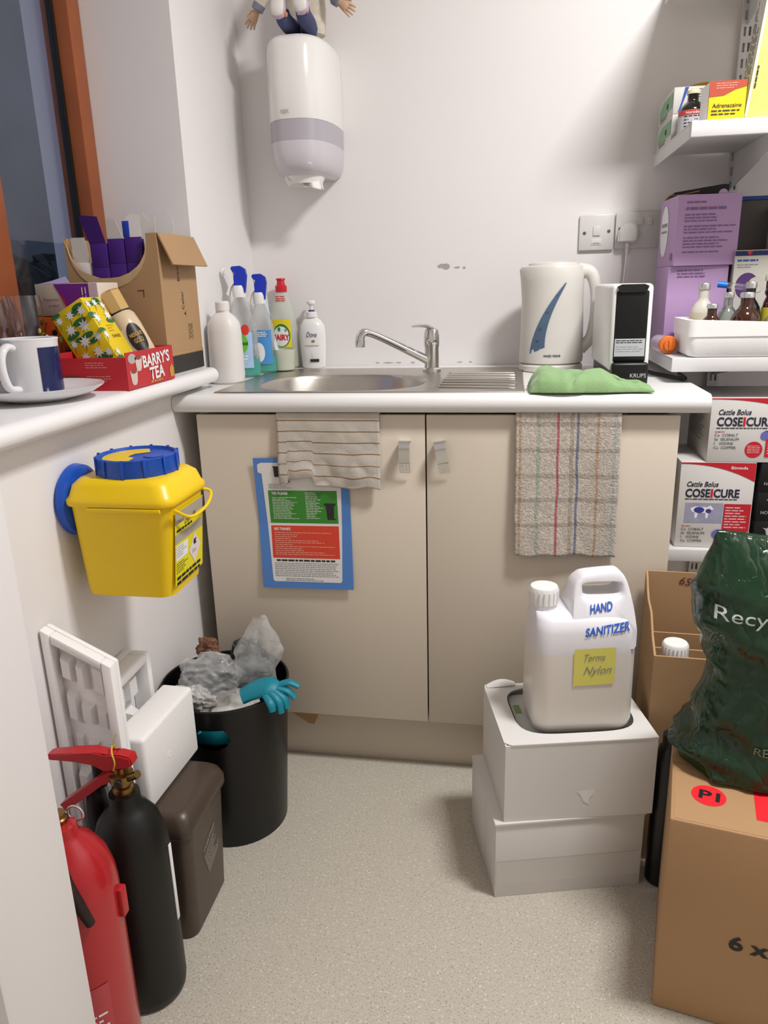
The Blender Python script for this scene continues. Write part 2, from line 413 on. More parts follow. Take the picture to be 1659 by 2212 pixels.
for i in range(15):
    s = i/14; z = .055+.155*s; xc = -.032+.072*s**1.7; hw = .0205*(1-s)**.75+.0016
    g.append([bm.verts.new(cf(xc-hw, z-.010*(1-s))), bm.verts.new(cf(xc, z-.003*(1-s))), bm.verts.new(cf(xc+hw, z+.006*(1-s)))])
for a, b_ in zip(g, g[1:]):
    for j in (0, 1): bm.faces.new((a[j], a[j+1], b_[j+1], b_[j]))
place('water_gauge', bm, gauge_m, k)
for i, (s, tx) in enumerate(((.30, '1.0'), (.55, '1.5'), (.80, '1.7'), (.12, '0.5'))): text(k, tx, .007, dark_m, cf, -.032+.072*s**1.7, .055+.155*s, k=.0005)
text(k, 'morphy richards', .010, dark_m, cf, .010, .038, w=.044, bold=.02)

# capsule coffee machine
cm = thing('coffee_machine', 'slim black and white capsule coffee machine on the worktop', 'coffee machine', (.908, -.33, .9055), R(2))
bm = B(); box(bm, -.041, .042, -.125, .14, 0.03, .205, .009, seg=3); place('shell', bm, white_pl, cm)
place('base', box(B(), -.035, .039, -.142, .14, 0, .048, .006, seg=3), black_pl, cm)
place('front_panel', box(B(), -.0335, .0345, -.1275, -.110, .046, .193, .006), black_pl, cm)
bm = B(); prism(bm, [(-.026, 0), (.026, 0), (.031, .012), (.022, .016), (-.022, .016), (-.031, .012)], (0, -.131, .188), (1, 0, 0), (0, 0, 1), (0, .11, 0)); place('lid_lever', bm, black_matt, cm)
cf = plane_fn((0, -.1277, 0), (1, 0, 0), (0, 0, 1), .0005)
stk_m = mat('grey sticker', 'b9bcc0', .4, var=.02)
st = decal(cm, 'sticker', stk_m, cf, .061, .036, 0, .078); st['label'] = 'pale grey printed sticker'
lines(st, dark_m, cf, .054, .008, 2, -.028, .093, ragged=.1); lines(st, grey_m, cf, .056, .014, 3, -.028, .080, ragged=.2, th=.25)
text(cm, 'KRUPS', .012, stk_m, plane_fn((0, -.142, 0), (1, 0, 0), (0, 0, 1), .0008), .018, .018, w=.032)

# green cleaning cloth, folded and crumpled
green_m = mat('green microfibre', '87a874', .9, var=.06, vs=30, bump=.5, bs=420, sheen=.3)
bm = B(); nu, nv = 70, 40; x0, x1 = .708, .945
def cl(u, v):
    fx = x0+(x1-x0)*u
    yf = -.588-.012*math.sin(PI*min(1, u*2.2))+.004*math.sin(9*u); yb = -.435-.02*math.sin(5*u); tail = max(0, min(1, (u-.58)/.16))
    yb = yb*(1-tail)+(-.535)*tail; y = yf+(yb-yf)*v
    e = max(0, math.sin(PI*v))**.38*(min(1, 11*u)*min(1, 9*(1-u)+.1))**.5
    h = (.040+.008*math.exp(-((u-.14)/.1)**2))*(1-.52*tail)+.008*fbm((fx*15, y*18, 1.3))+.006*fbm((fx*34, y*30, 4.1))+.002*fbm((fx*90, y*70, 9))
    dip = math.exp(-((u-.33-.22*v)/.030)**2)*.017+math.exp(-((v-.62+.2*u)/.07)**2)*.010
    return V((fx+.006*fbm((u*9, v*9, 3)), y, .9085+max(.002, h*e-dip*e)))
top = [[bm.verts.new(cl(i/nu, j/nv)) for j in range(nv+1)] for i in range(nu+1)]
bot = [[bm.verts.new((t.co.x, t.co.y, .9082)) for t in row] for row in top]
for i in range(nu):
    for j in range(nv):
        bm.faces.new((top[i][j], top[i+1][j], top[i+1][j+1], top[i][j+1])); bm.faces.new((bot[i][j+1], bot[i+1][j+1], bot[i+1][j], bot[i][j]))
ed = [(i, 0) for i in range(nu)]+[(nu, j) for j in range(nv)]+[(i, nv) for i in range(nu, 0, -1)]+[(0, j) for j in range(nv, 0, -1)]
for a, b_ in zip(ed, ed[1:]+ed[:1]): bm.faces.new((bot[a[0]][a[1]], bot[b_[0]][b_[1]], top[b_[0]][b_[1]], top[a[0]][a[1]]))
place('cleaning_cloth', bm, green_m, smooth=180, label='crumpled green cleaning cloth at the worktop edge before the coffee machine', cat='cloth')

# ------------------------------------------------------------------ bottles by the sink
wt = mat('white HDPE', 'e6e3e0', .4, var=.01, sss=.1)
t = thing('refill_bottle', 'plain white unlabelled plastic bottle by the window sill end', 'bottle', (.000, -.372, .9055))
place('bottle_body', lathe(B(), [(.034, 0), (.038, .004), (.040, .02), (.0385, .12), (.036, .140), (.026, .155), (.016, .163), (.015, .170)], 36, sy=.9, sq=.5), wt, t)
place('cap', lathe(B(), [(.0165, .168), (.0165, .186), (.014, .189), (0, .1895)], 24), wt, t)
def spray(loc, rz, label, lab, words, hgt, r=.040, off=0):
    t = thing('spray_bottle', label, 'bottle', loc, rz, 'trigger spray bottles by the sink')
    k = r/.034
    place('bottle_body', lathe(B(), [(.030*k, 0), (r, .004), (r, .04), (.030*k, .075), (.033*k, .10), (.030*k, .125), (.020*k, hgt-.060), (.013, hgt-.036), (.013, hgt-.024)], 36, sy=.62), clear_pl, t)
    liq = mat('teal cleaner', '35b6a4', .1, var=0, alpha=.8)
    place('liquid', lathe(B(), [(.028*k, .003), (.032*k, .006), (.032*k, .030), (.0305*k, .045)], 30, sy=.6), liq, t)
    place('collar', lathe(B(), [(.0155, hgt-.036), (.0165, hgt-.016), (.014, hgt-.008)], 20), white_pl, t)
    bm = B(); prism(bm, [(-.010, 0), (.012, 0), (.016, -.012), (.022, .030), (.020, .044), (.008, .052), (-.012, .051), (-.016, .044), (-.006, .036), (-.010, .02)], (0, .010, hgt-.014), (1, 0, 0), (0, 0, 1), (0, -.020, 0))
    place('trigger_head', bm, mat('deep blue plastic', '1c35b4', .3, var=.02), t)
    bm = B(); prism(bm, [(-.018, .002), (-.009, .012), (-.010, .036), (-.016, .048), (-.026, .048), (-.032, .036), (-.020, .026), (-.018, .012), (-.030, -.014), (-.024, -.018)], (0, .012, hgt-.014), (1, 0, 0), (0, 0, 1), (0, -.024, 0))
    tr = place('trigger', bm, white_pl, t); lathe(bm := B(), [(.007, 0), (.008, .004), (.008, .010)], 14, M=Mx.Translation((-.026, 0, hgt+.026)) @ Mx.Rotation(-PI/2, 4, 'Y')); place('nozzle', bm, white_pl, t)
    fn = cyl_fn((0, 0, 0), r, r*.62, 0, -PI/2, .0012)
    lb = decal(t, 'label', lab, fn, .058, .088, 0, .068, nu=12, nv=6); lb['label'] = 'pale blue product label'
    for a in words: a(lb, fn)
    return t
lab1 = mat('pale blue label', 'a9c9e6', .35, var=.12, vs=30); lab2 = mat('mid blue label', '4d93d2', .35, var=.12, vs=30)
gr_lab = mat('lime label', '6cc03a', .4, var=.05); red_lab = mat('red label', 'd8342f', .4, var=.05); white_lab = mat('white label', 'eeeeee', .4, var=.02)
spray((.000, -.252, .9055), R(10), 'clear spray bottle with green oval on its label, blue and white trigger', lab1,
      [lambda p, f: decal(p, 'green_oval', gr_lab, f, .030, .046, .002, .085, 'oval', .0004), lambda p, f: text(p, 'Dettol', .013, ink_m, f, .003, .081, w=.027, k=.0009, bold=.02), lambda p, f: decal(p, 'red_flash', red_lab, f, .020, .026, .012, .118, 'oval', .0005), lambda p, f: lines(p, white_ink, f, .03, .02, 3, -.012, .055, k=.0006)], .232, .041)
spray((.020, -.160, .9055), R(12), 'clear spray bottle with red flash on a blue label, nearer the back wall', lab2,
      [lambda p, f: decal(p, 'white_swirl', white_lab, f, .028, .05, -.006, .055, 'oval', .0004), lambda p, f: decal(p, 'red_flash', red_lab, f, .030, .018, .004, .100, 'rect', .0005), lambda p, f: lines(p, white_ink, f, .024, .014, 3, -.007, .107, k=.0008)], .214, .036)
# dish brush in a plastic cup
cupm = mat('frosted cup', 'd9dccb', .35, var=.03, alpha=.72)
t = thing('plastic_cup', 'small frosted plastic cup before the dish soap bottle', 'cup', (.064, -.122, .9085))
bm = B(); lathe(bm, [(.026, 0), (.029, .002), (.032, .055), (.0308, .055), (.028, .004), (0, .003)], 28); place('cup_wall', bm, cupm, t)
sp_m = mat('yellow sponge', 'd9c65a', .9, var=.1, vs=50, bump=.6, bs=200); gsp = mat('green scourer', '5da04d', .95, var=.15, vs=80, bump=.6, bs=300)
t = thing('dish_sponge', 'yellow sponge with green scourer inside the frosted cup', 'sponge', (.066, -.120, .913), R(20))
place('sponge', box(B(), -.014, .018, -.012, .010, .0, .038, .003), sp_m, t); place('scourer', box(B(), -.019, -.0145, -.012, .010, 0, .036, .001), gsp, t)
brm = mat('pale blue plastic', 'c4dbe2', .35, var=.02)
t = thing('dish_brush', 'pale blue dish brush with upright handle leaning behind the frosted cup', 'brush', (.014, -.078, .9085))
bm = B(); tube(bm, [(.040, -.036, .030), (.024, -.028, .065), (.008, -.016, .12), (-.002, -.008, .18), (-.005, -.004, .222)], [.007, .008, .007, .0085, .007], 12, 5, flat=.6); place('handle', bm, brm, t)
bm = B(); lathe(bm, [(.012, .0), (.014, .004), (.014, .03), (.008, .036)], 18, c=(.042, -.038, .005), sy=.8); place('brush_head', bm, white_pl, t)
# dish soap
t = thing('dish_soap_bottle', 'clear dish soap bottle with red cap and yellow and green label', 'bottle', (.043, -.036, .9055))
soap_b = mat('soap bottle', 'dfe3d8', .1, var=0, alpha=.5)
place('bottle_body', lathe(B(), [(.034, 0), (.040, .005), (.042, .05), (.041, .10), (.036, .14), (.027, .175), (.017, .20), (.014, .208)], 40, sy=.62), soap_b, t)
place('liquid', lathe(B(), [(.032, .004), (.038, .008), (.040, .05), (.0395, .055)], 36, sy=.58), mat('green soap', '8fae3c', .15, var=0, alpha=.75), t)
bm = B(); lathe(bm, [(.016, .205), (.016, .221), (.012, .224), (.010, .234), (.013, .238), (.012, .241), (0, .242)], 24, sy=.8); place('cap', bm, mat('red cap', 'd01f2f', .35, var=.02), t)
fn = cyl_fn((0, 0, 0), .0425, .0266, 0, R(-88), .0012)
lb = decal(t, 'label', mat('yellow label', 'ecd21f', .4, var=.03), fn, .056, .075, 0, .095, nu=14, nv=3)
decal(lb, 'green_ring', mat('dark green label', '1c7a3c', .4, var=.03), fn, .050, .062, 0, .090, 'oval', .0004); decal(lb, 'white_oval', white_lab, fn, .044, .054, -.001, .088, 'oval', .0008)
text(lb, 'FAIRY', .021, mat('red lettering', 'd2202c', .4, var=0), fn, 0, .078, w=.044, bold=.04, k=.0014)
decal(lb, 'leaf', mat('leaf green', '2d8a3e', .4, var=0), fn, .008, .012, -.006, .107, 'oval', .0012); decal(lb, 'bud', grey_m, fn, .006, .009, .012, .104, 'oval', .0012)
lb2 = lines(t, mat('red print', 'd04a4a', .5, var=0), cyl_fn((0, 0, 0), .0235, .0148, 0, R(-88), .004), .026, .016, 3, -.013, .195, ragged=.15, th=.6)
# hand soap pump
t = thing('soap_pump_bottle', 'white hand soap bottle with pump top behind the sink', 'bottle', (.128, -.045, .9055))
place('bottle_body', lathe(B(), [(.028, 0), (.032, .004), (.036, .05), (.037, .09), (.034, .115), (.024, .130), (.016, .135), (.0155, .14)], 40, sy=.62), white_pl, t)
place('collar', lathe(B(), [(.0155, .137), (.0155, .150), (.012, .152)], 24), white_pl, t)
place('blue_ring', lathe(B(), [(.0085, .151), (.0085, .156)], 20), mat('navy ring', '27356f', .4, var=0), t)
bm = B(); lathe(bm, [(.005, .155), (.005, .168), (.011, .172), (.012, .178), (.009, .181), (0, .1815)], 20); tube(bm, [(0, 0, .176), (-.008, .016, .176), (-.013, .026, .172)], [.005, .0045, .004], 10, 3); place('pump', bm, white_pl, t)
fn = cyl_fn((0, 0, 0), .0372, .0232, 0, R(-86), .001)
text(t, 'Dove', .020, mat('navy lettering', '2a3566', .4, var=0), fn, 0, .085, w=.030, slant=.35, k=.0004)
decal(t, 'emblem', mat('gold emblem', '8d7a3e', .4, var=0), fn, .010, .006, .004, .074, 'oval'); lines(t, grey_m, fn, .040, .004, 1, -.020, .063, ragged=.05)
bm = B(); 
decal(t, 'swoosh', mat('pale grey swoosh', 'c9c9d2', .4, var=0), fn, .020, .030, .004, .036, poly=[(-.4, .5), (-.25, .1), (.0, -.2), (.5, -.45), (.1, -.25), (-.15, .05)])
decal(t, 'name_strip', dark_m, fn, .026, .008, .006, .022)

# sockets on the back wall
def plate(name, label, w, x, z):
    t = thing(name, label, 'socket', (x, 0, z))
    place('face_plate', box(B(), -w/2, w/2, -.0095, -.0005, -.043, .043, .003), socket_m, t); return t
sf = plane_fn((0, -.0096, 0), (1, 0, 0), (0, 0, 1), .0003)
def screw(t, x, z):
    s = place('screw', lathe(B(), [(.0042, 0), (.0042, .001), (0, .0012)], 14, M=Mx.Translation((x, -.0094, z)) @ Mx.Rotation(PI/2, 4, 'X')), mat('screw steel', '8b877f', .35, 1, var=0), t)
    decal(s, 'slot', dark_m, plane_fn((0, -.0106, 0), (1, 0, 0), (0, 0, 1), .0002), .006, .0011, x, z)
t = plate('wall_switch', 'square white switch plate with two screws left of the plug', .086, .8775, 1.236)
screw(t, -.030, -.001); screw(t, .030, .002)
place('rocker', box(B(), -.009, .009, -.0125, -.009, -.008, .014, .001), socket_m, t); place('fuse_holder', box(B(), -.013, .013, -.0108, -.009, -.030, -.016, .0005), socket_m, t); decal(t, 'slot', grey_m, sf, .016, .002, 0, -.026, k=.0014)
t = plate('double_socket', 'white double wall socket with a plug in it', .146, .9965, 1.238)
screw(t, -.062, .004)
for x in (-.012, .010): place('rocker', box(B(), x-.006, x+.006, -.0125, -.009, .012, .030, .001), socket_m, t)
t = thing('mains_plug', 'white mains plug with cable hanging from the wall socket', 'plug', (.953, -.0098, 1.226))
bm = B(); prism(bm, [(-.024, -.018), (.020, -.018), (.024, -.006), (.021, .022), (.008, .030), (-.014, .026), (-.024, .008)], (0, 0, 0), (1, 0, 0), (0, 0, 1), (0, -.022, 0)); bmesh.ops.bevel(bm, geom=bm.edges[:], offset=.004, segments=2, affect='EDGES'); place('plug_body', bm, socket_m, t)
bm = B()
for i in range(5): lathe(bm, [(.0055-.0003*i, 0), (.0055-.0003*i, .003)], 12, c=(0, -.012, -.0225-i*.005))
place('strain_relief', bm, socket_m, t)
bm = B(); tube(bm, [(0, -.012, -.016), (0, -.012, -.06), (-.004, -.013, -.15), (-.002, -.02, -.27), (-.015, -.04, -.313)], .0033, 8, 6); place('cable', bm, socket_m, t)
bm = B(); tube(bm, [(.955, -.185, .925), (.985, -.235, .9115), (1.010, -.315, .9105), (1.038, -.405, .912), (1.0465, -.30, .912)], .0042, 8, 8)
place('black_cable', bm, black_pl, label='black cable curving on the worktop under the shelf', cat='cable')

# ------------------------------------------------------------------ on the cabinet doors
poster = thing('recycling_poster', 'blue-edged recycling poster with green and red panels on the cabinet door', 'poster', (.230, -.5805, .622), rot=(0, R(-.6), 0))
FZ = -.002
def fold(z): return -.0012-.050*max(0, FZ-z)-.034*max(0, z-FZ)
def pf_(u, v): return V((-.105+.21*u, fold(-.152+.30*v), -.152+.30*v))
pm = mat('poster blue', '5585ca', .4, var=.02)
place('paper', sheet(B(), pf_, 12, 60, .0003), pm, poster, 20)
pfn = lambda s_, t_, k=0: V((s_, fold(t_)-.0005-k, t_))
wp = decal(poster, 'bin_shape', mat('poster white', 'e4e2e0', .5, var=0), pfn, .21, .29, 0, 0, poly=[(-.46, .46), (-.42, .475), (.42, .475), (.46, .46), (.46, .40), (.42, .39), (.4018, FZ/.29), (-.4018, FZ/.29), (-.42, .39), (-.46, .40)])
decal(poster, 'bin_shape', MATS['poster white'], pfn, .21, .29, 0, 0, poly=[(.4018, FZ/.29), (.38, -.455), (.365, -.47), (-.365, -.47), (-.38, -.455), (-.4018, FZ/.29)])
gp = decal(poster, 'green_panel', mat('poster green', '3c8a2f', .5, var=0), pfn, .154, .075, 0, .038, k=.0003)
rpn = decal(poster, 'red_panel', mat('poster red', 'd8452e', .5, var=0), pfn, .154, .075, 0, -.043, k=.0003)
text(gp, 'YES PLEASE', .0085, white_ink, pfn, -.070, .066, align='LEFT', bold=.03, w=.037, k=.0006)
lines(gp, white_ink, pfn, .066, .052, 14, -.069, .060, k=.0006, th=.3, ragged=.55); lines(gp, white_ink, pfn, .040, .062, 16, .006, .071, k=.0006, th=.3, ragged=.5)
text(rpn, 'NO THANKS', .0085, white_ink, pfn, -.070, -.016, align='LEFT', bold=.03, w=.037, k=.0006); lines(rpn, mat('pink print', 'efb1a2', .5, var=0), pfn, .140, .055, 12, -.070, -.021, k=.0006, th=.3, ragged=.75)
ik = decal(gp, 'bin_icon', dark_m, pfn, .026, .038, .060, .028, k=.0006, poly=[(-.5, .5), (.5, .5), (.48, .36), (.36, .36), (.30, -.42), (.48, -.44), (.44, -.5), (-.26, -.5), (-.36, .36), (-.5, .36)])
decal(wp, 'bin_icon', dark_m, pfn, .016, .024, -.055, .118, k=.0004, poly=[(-.5, .5), (.5, .5), (.36, .36), (.30, -.5), (-.30, -.5), (-.36, .36)])
text(wp, 'YOUR', .008, dark_m, pfn, -.036, .093, k=.0004); lines(wp, grey_m, pfn, .06, .012, 3, -.075, .090, k=.0004, th=.35)
lines(wp, dark_m, pfn, .140, .006, 1, -.069, -.084, k=.0004, th=.7, ragged=.05); lines(wp, grey_m, pfn, .150, .034, 8, -.074, -.092, k=.0004, th=.35, ragged=.12); lines(wp, grey_m, pfn, .10, .008, 2, -.05, -.128, k=.0004, th=.4)

def towel(name, label, x0, x1, zb, wav, m, th=.004, bot=None, skew=0):
    def f(u, v):
        s = v*1.0; z = .8655+.0035 if v > .93 else 0
        top = .8655; L = top-zb
        if v > .95:   # folded in over the door top
            k = (v-.95)/.05; return V((x0+(x1-x0)*u+skew*.0, -.5845+.018*k, top+.0-.0*k))
        k = v/.95; z = top-L*(1-k); zz = z+(bot(u)*(1-k)**2 if bot else 0)
        return V((x0+(x1-x0)*u+skew*(1-k)+.004*fbm((u*2, k*5, 7))*(1-k), -.5845-.0045*(1-k)-wav(u, k), zz))
    return place(name, sheet(B(), f, 48, 60, th), m, smooth=180, label=label, cat='towel')
t1 = mat('striped tea towel', 'b9b1a6', .9, var=0, bump=.35, bs=260, sheen=.2)
def tint(m, rp, scale=40, amt=.12, extra=None):
    nt = m.node_tree; N = nt.nodes; L = nt.links; b = N['Principled BSDF']
    tc = N.new('ShaderNodeTexCoord'); nz = N.new('ShaderNodeTexNoise'); nz.inputs['Scale'].default_value = scale; nz.inputs['Detail'].default_value = 5
    L.new(tc.outputs['Object'], nz.inputs['Vector'])
    mr = N.new('ShaderNodeMapRange'); mr.inputs[1].default_value = .3; mr.inputs[2].default_value = .7; mr.inputs[3].default_value = 1-amt; mr.inputs[4].default_value = 1+amt
    L.new(nz.outputs['Fac'], mr.inputs[0])
    mx = N.new('ShaderNodeMix'); mx.data_type = 'RGBA'; mx.blend_type = 'MULTIPLY'; mx.inputs[0].default_value = 1
    src = rp.outputs[0]
    if extra:
        e = N.new('ShaderNodeMix'); e.data_type = 'RGBA'; e.blend_type = 'MULTIPLY'; e.inputs[0].default_value = 1
        L.new(src, e.inputs[6]); L.new(extra.outputs[0], e.inputs[7]); src = e.outputs[2]
    L.new(src, mx.inputs[6]); L.new(mr.outputs[0], mx.inputs[7]); L.new(mx.outputs[2], b.inputs['Base Color'])
st = [(0, 'bdb5ab')]
for p in (.125, .27, .42, .565, .71, .855): st += [(p, '8b6d4a'), (p+.015, 'c2bbb1')]
tint(t1, stripes_uv(t1, 1, st), 25, .07)
towel('tea_towel', 'grey tea towel with thin brown stripes hung over the left cabinet door', .183, .404, .713, lambda u, k: .003*math.sin(9*u+3*k)*(1-k)+.0028+.007*abs(fbm((u*6, k*4, 2)))*(1-k), t1, .004, lambda u: .017*fbm((u*5, 2, 2))+(.015 if .1 < u < .35 else 0)-.008*u)
t2 = mat('terry towel', 'b6ab9c', .95, var=0, bump=1.0, bs=260, sheen=.4)
b_ = 'c3b9ad'
st = [(0, b_), (.03, 'b69b82'), (.055, b_), (.20, 'a7ab9f'), (.235, b_), (.395, 'b2646a'), (.42, b_), (.52, 'aba293'), (.56, b_), (.585, '777d8e'), (.608, b_), (.77, 'b79b80'), (.80, b_), (.93, 'acb2ad'), (.96, b_)]
hs = [(0, 'ffffff')]
for p in (.20, .37, .53, .70, .87): hs += [(p, 'e0deda'), (p+.03, 'ffffff')]
tint(t2, stripes_uv(t2, 0, st), 150, .22, stripes_uv(t2, 1, hs))
towel('terry_towel', 'checked terry towel with red and blue stripes hung over the right cabinet door', .683, .888, .569, lambda u, k: .0042+.0035*math.sin(4*u+2.2*k+1)*(1-k*.6)+.004*abs(fbm((u*4, k*3, 5)))*(1-k), t2, .005, lambda u: .008*fbm((u*4, 1, 8)), .004)
bm = B(); prism(bm, [(0, .0), (.090, .004), (.066, -.052), (.052, -.050), (.01, -.02)], (.146, -.534, .140), (1, 0, 0), (0, 0, 1), (0, -.005, 0))
place('cardboard_scrap', bm, card_m, smooth=0, label='torn brown card scrap poking out under the cabinet door', cat='card')

# ------------------------------------------------------------------ paper dispenser and doll
def dring(w, d, z, n=40, back=.0):
    """D-shaped section against the wall: flat back at y = 0, bowed front"""
    o = [(-w, -.001, z)]
    for i in range(n+1):
        a = PI+PI*i/n; ca, sa = math.cos(a), math.sin(a)
        o.append((w*math.copysign(abs(ca)**.72, ca), -.02-(d-.02)*abs(sa)**.8, z))
    o.append((w, -.001, z)); return o
dp = thing('paper_dispenser', 'white rounded paper towel dispenser with grey see-through base on the wall', 'dispenser', (.142, 0, 1.385))
bm = B(); loops(bm, [dring(.084, .188, .122), dring(.0845, .189, .124), dring(.0835, .187, .20), dring(.082, .184, .280), dring(.080, .180, .294), dring(.075, .170, .303), dring(.064, .150, .309), dring(.050, .13, .311)]); place('cover', bm, mat('dispenser white', 'eceae6', .16, var=.006), dp, 50)
bm = B(); loops(bm, [dring(.060, .150, .004), dring(.072, .168, .012), dring(.079, .180, .028), dring(.082, .186, .05), dring(.0835, .187, .076)], True, False); place('paper_level', bm, mat('paper behind window', 'cdc8ce', .2, var=.02, vs=6), dp, 50)
bm = B(); loops(bm, [dring(.0835, .187, .0762), dring(.084, .188, .1215)], False, True); place('window_cover', bm, mat('smoked window', 'b0abb4', .18, var=.03, vs=6), dp, 50)
place('outlet', lathe(B(), [(.052, .006), (.050, -.002), (.044, -.014), (.041, -.014), (.038, .0025), (0, .003)], 28, sy=1.0, c=(.0, -.095, 0)), white_pl, dp)
tis = mat('tissue', 'efede9', .9, var=.02)
bm = B(); sheet(bm, lambda u, v: V((-.004+.05*u+.01*v, -.118-.012*v+.006*math.sin(9*u), .002-.024*v-.010*u*v)), 14, 6, .0012); place('paper_tail', bm, tis, dp, 180)
for i, x in enumerate((-.036, -.016)):
    bm = B(); tube(bm, [(x, -.128, .004), (x+.006, -.134, -.008), (x+.014, -.128, -.010)], .0035, 8, 3); place('outlet_rib', bm, white_pl, dp)
text(dp, 'TORK', .013, grey_m, cyl_fn((0, -.02, 0), .088, .172, 0, R(-101), .0006), 0, .133, w=.034, k=.0012)

doll = thing('doll', 'cloth doll in pale jacket and blue jeans sitting on top of the paper dispenser', 'doll', (.156, -.09, 1.6985))
jean = mat('doll denim', '4a4f74', .9, var=.12, vs=60, bump=.2, bs=300); lilac = mat('lilac shoe', 'c9b3cf', .6, var=.05); sole = mat('white sole', 'e4e0da', .6, var=.03)
coat = mat('doll jacket', 'cfc6b4', .85, var=.16, vs=90, bump=.2, bs=200); skin = mat('doll skin', 'c9a78a', .6, var=.05); cuff = mat('grey cuff', '7f7f92', .8, var=.08)
bm = B(); lathe(bm, [(.028, .002), (.046, .008), (.05, .06), (.047, .12), (.04, .17), (.028, .20), (.014, .21)], 28, sy=.72, c=(.004, .014, 0)); body = place('torso', bm, coat, doll, 60)
for z in (.035, .075, .11): place('button', lathe(B(), [(.004, 0), (.004, .002)], 12, M=Mx.Translation((.000, -.0225, z)) @ Mx.Rotation(PI/2, 4, 'X')), dark_m, body)
place('front_placket', box(B(), -.004, .006, -.0235, -.018, .012, .17, .001), mat('placket', 'b9ae9c', .85, var=.05), body)
for s in (-1, 1):
    x = s*.0235+.0; lift = .004 if s > 0 else 0
    bm = B(); tube(bm, [(x*.7, .0, .016), (x, -.045, .018), (x*1.02, -.082, .020+lift), (x*1.03, -.094, .030+lift)], [.020, .019, .018, .0165], 14, 5); place('leg', bm, jean, doll, 60)
    sh = B(); Ms = Mx.Translation((x*1.06-.004, -.102, .048+lift)) @ Mx.Rotation(R(-8*s-6), 4, 'Y') @ Mx.Rotation(R(-6), 4, 'X')
    lathe(sh, [(.004, -.034), (.014, -.030), (.017, -.016), (.0165, .006), (.0185, .020), (.0165, .034), (.007, .041)], 22, sy=.95, M=Ms); shoe = place('shoe', sh, lilac, doll, 60)
    sl = B(); lathe(sl, [(.003, -.033), (.0125, -.029), (.0155, -.016), (.0150, .006), (.017, .020), (.0155, .033), (.006, .040)], 22, sy=.42, M=Ms @ Mx.Translation((0, -.012, 0))); place('sole', sl, sole, shoe, 60)
    place('flower_patch', ball(B(), (x*1.06+.012, -.105, .022+lift), .005, .004, .006, 10), mat('orange patch', 'cf8d5e', .7, var=.1), shoe)
def doll_hand(wrist, d, side, m, parent):
    """palm and five bent fingers as one skin, d = pointing direction in the wall plane"""
    d = V(d).normalized(); n = V((0, -1, 0)); s = d.cross(n).normalized()*side
    bm = B(); w = V(wrist)
    tube(bm, [w-d*.004, w+d*.006, w+d*.016, w+d*.024], [.0075, .0095, .0115, .0095], 12, 3, flat=.55, up=n)
    for k_, (off, ln) in enumerate(((-.0085, .017), (-.0028, .021), (.003, .020), (.0085, .016))):
        a = w+d*.021+s*off; dd = (d+s*off*28).normalized()
        tube(bm, [a-d*.004, a+dd*ln*.5+n*.001, a+dd*ln+n*-.003], [.0032, .0029, .0021], 8, 3)
    a = w+d*.006-s*.007
    tube(bm, [a, a-s*.008+d*.006, a-s*.010+d*.017], [.0042, .0036, .0024], 8, 3)
    return place('hand', bm, m, parent, 60)
for s in (-1, 1):
    w = V((-.106, -.028, .058)) if s < 0 else V((.098, -.028, .062)); dr = V((-.55, 0, -.83)) if s < 0 else V((.80, 0, -.60))
    bm = B(); tube(bm, [(s*.036, .012, .175), (s*.062, -.006, .135), w-dr*.012], [.021, .019, .014], 16, 6); arm = place('arm', bm, coat, doll, 60)
    bm = B(); tube(bm, [w-dr*.016, w-dr*.002], [.0148, .0140], 16); place('cuff', bm, cuff, arm, 60)
    doll_hand(w, dr, s, skin, doll)
hd = ball(B(), (.004, .010, .250), .042, .040, .050, 24); lathe(hd, [(.016, .198), (.015, .215)], 16, c=(.004, .012, 0)); ball(hd, (.004, -.032, .246), .006, .007, .006, 10)
hd = place('head', hd, skin, doll, 60)
for x in (-.012, .020): place('eye', ball(B(), (x, -.028, .256), .004, .003, .005, 10), dark_m, hd)
place('mouth', ball(B(), (.004, -.0285, .228), .010, .002, .002, 10), mat('doll mouth', 'a8504a', .6, var=0), hd)
bm = B(); ball(bm, (.004, .017, .262), .046, .042, .048, 20); place('hair', bm, mat('doll hair', '6a4a2c', .9, var=.2, vs=80, bump=.5, bs=150), hd, 60)

# ------------------------------------------------------------------ window sill things
SZ = .9505
bxn = thing('cardboard_box', 'tall open brown cardboard box with torn front at the window sill end', 'box', (-.134, -.512, SZ))
X0, X1, Y0, Y1, HB = -.106, .097, -.093, .090, .282; th = .004
cut = [(X1-.018-.165*0, HB)]
pl = [(X0, 0), (X1, 0), (X1, HB), (X1-.022, HB)]
for i in range(1, 24):
    a = PI*i/24; pl.append((X1-.022-(X1-.022-X0)*(.5-.5*math.cos(a))*.97, HB-.082*math.sin(a)**.8-.002*random.random()-.004*i/24))
pl += [(X0, HB-.006)]
bm = B(); prism(bm, pl, (0, Y0, 0), (1, 0, 0), (0, 0, 1), (0, th, 0)); fr = place('front_wall', bm, card_m, bxn, 0)
bm = B(); prism(bm, [(p[0], p[1]-.020*math.sin(PI*(i+1)/24) if 1 else p[1]) for i, p in enumerate(pl[4:-1])]+[(p[0], p[1]+.0005) for p in pl[4:-1]][::-1], (0, Y0-.0012, 0), (1, 0, 0), (0, 0, 1), (0, .0011, 0)); place('torn_edge', bm, card_edge, bxn, 0)
place('side_wall', box(B(), X1-th, X1, Y0+th, Y1, 0, HB), card_m, bxn); place('side_wall', box(B(), X0, X0+th, Y0+th, Y1, 0, HB-.004), card_m, bxn)
place('back_wall', box(B(), X0+th, X1-th, Y1-th, Y1, 0, HB), card_in, bxn); place('box_floor', box(B(), X0+th, X1-th, Y0+th, Y1-th, .0, .004), card_in, bxn)
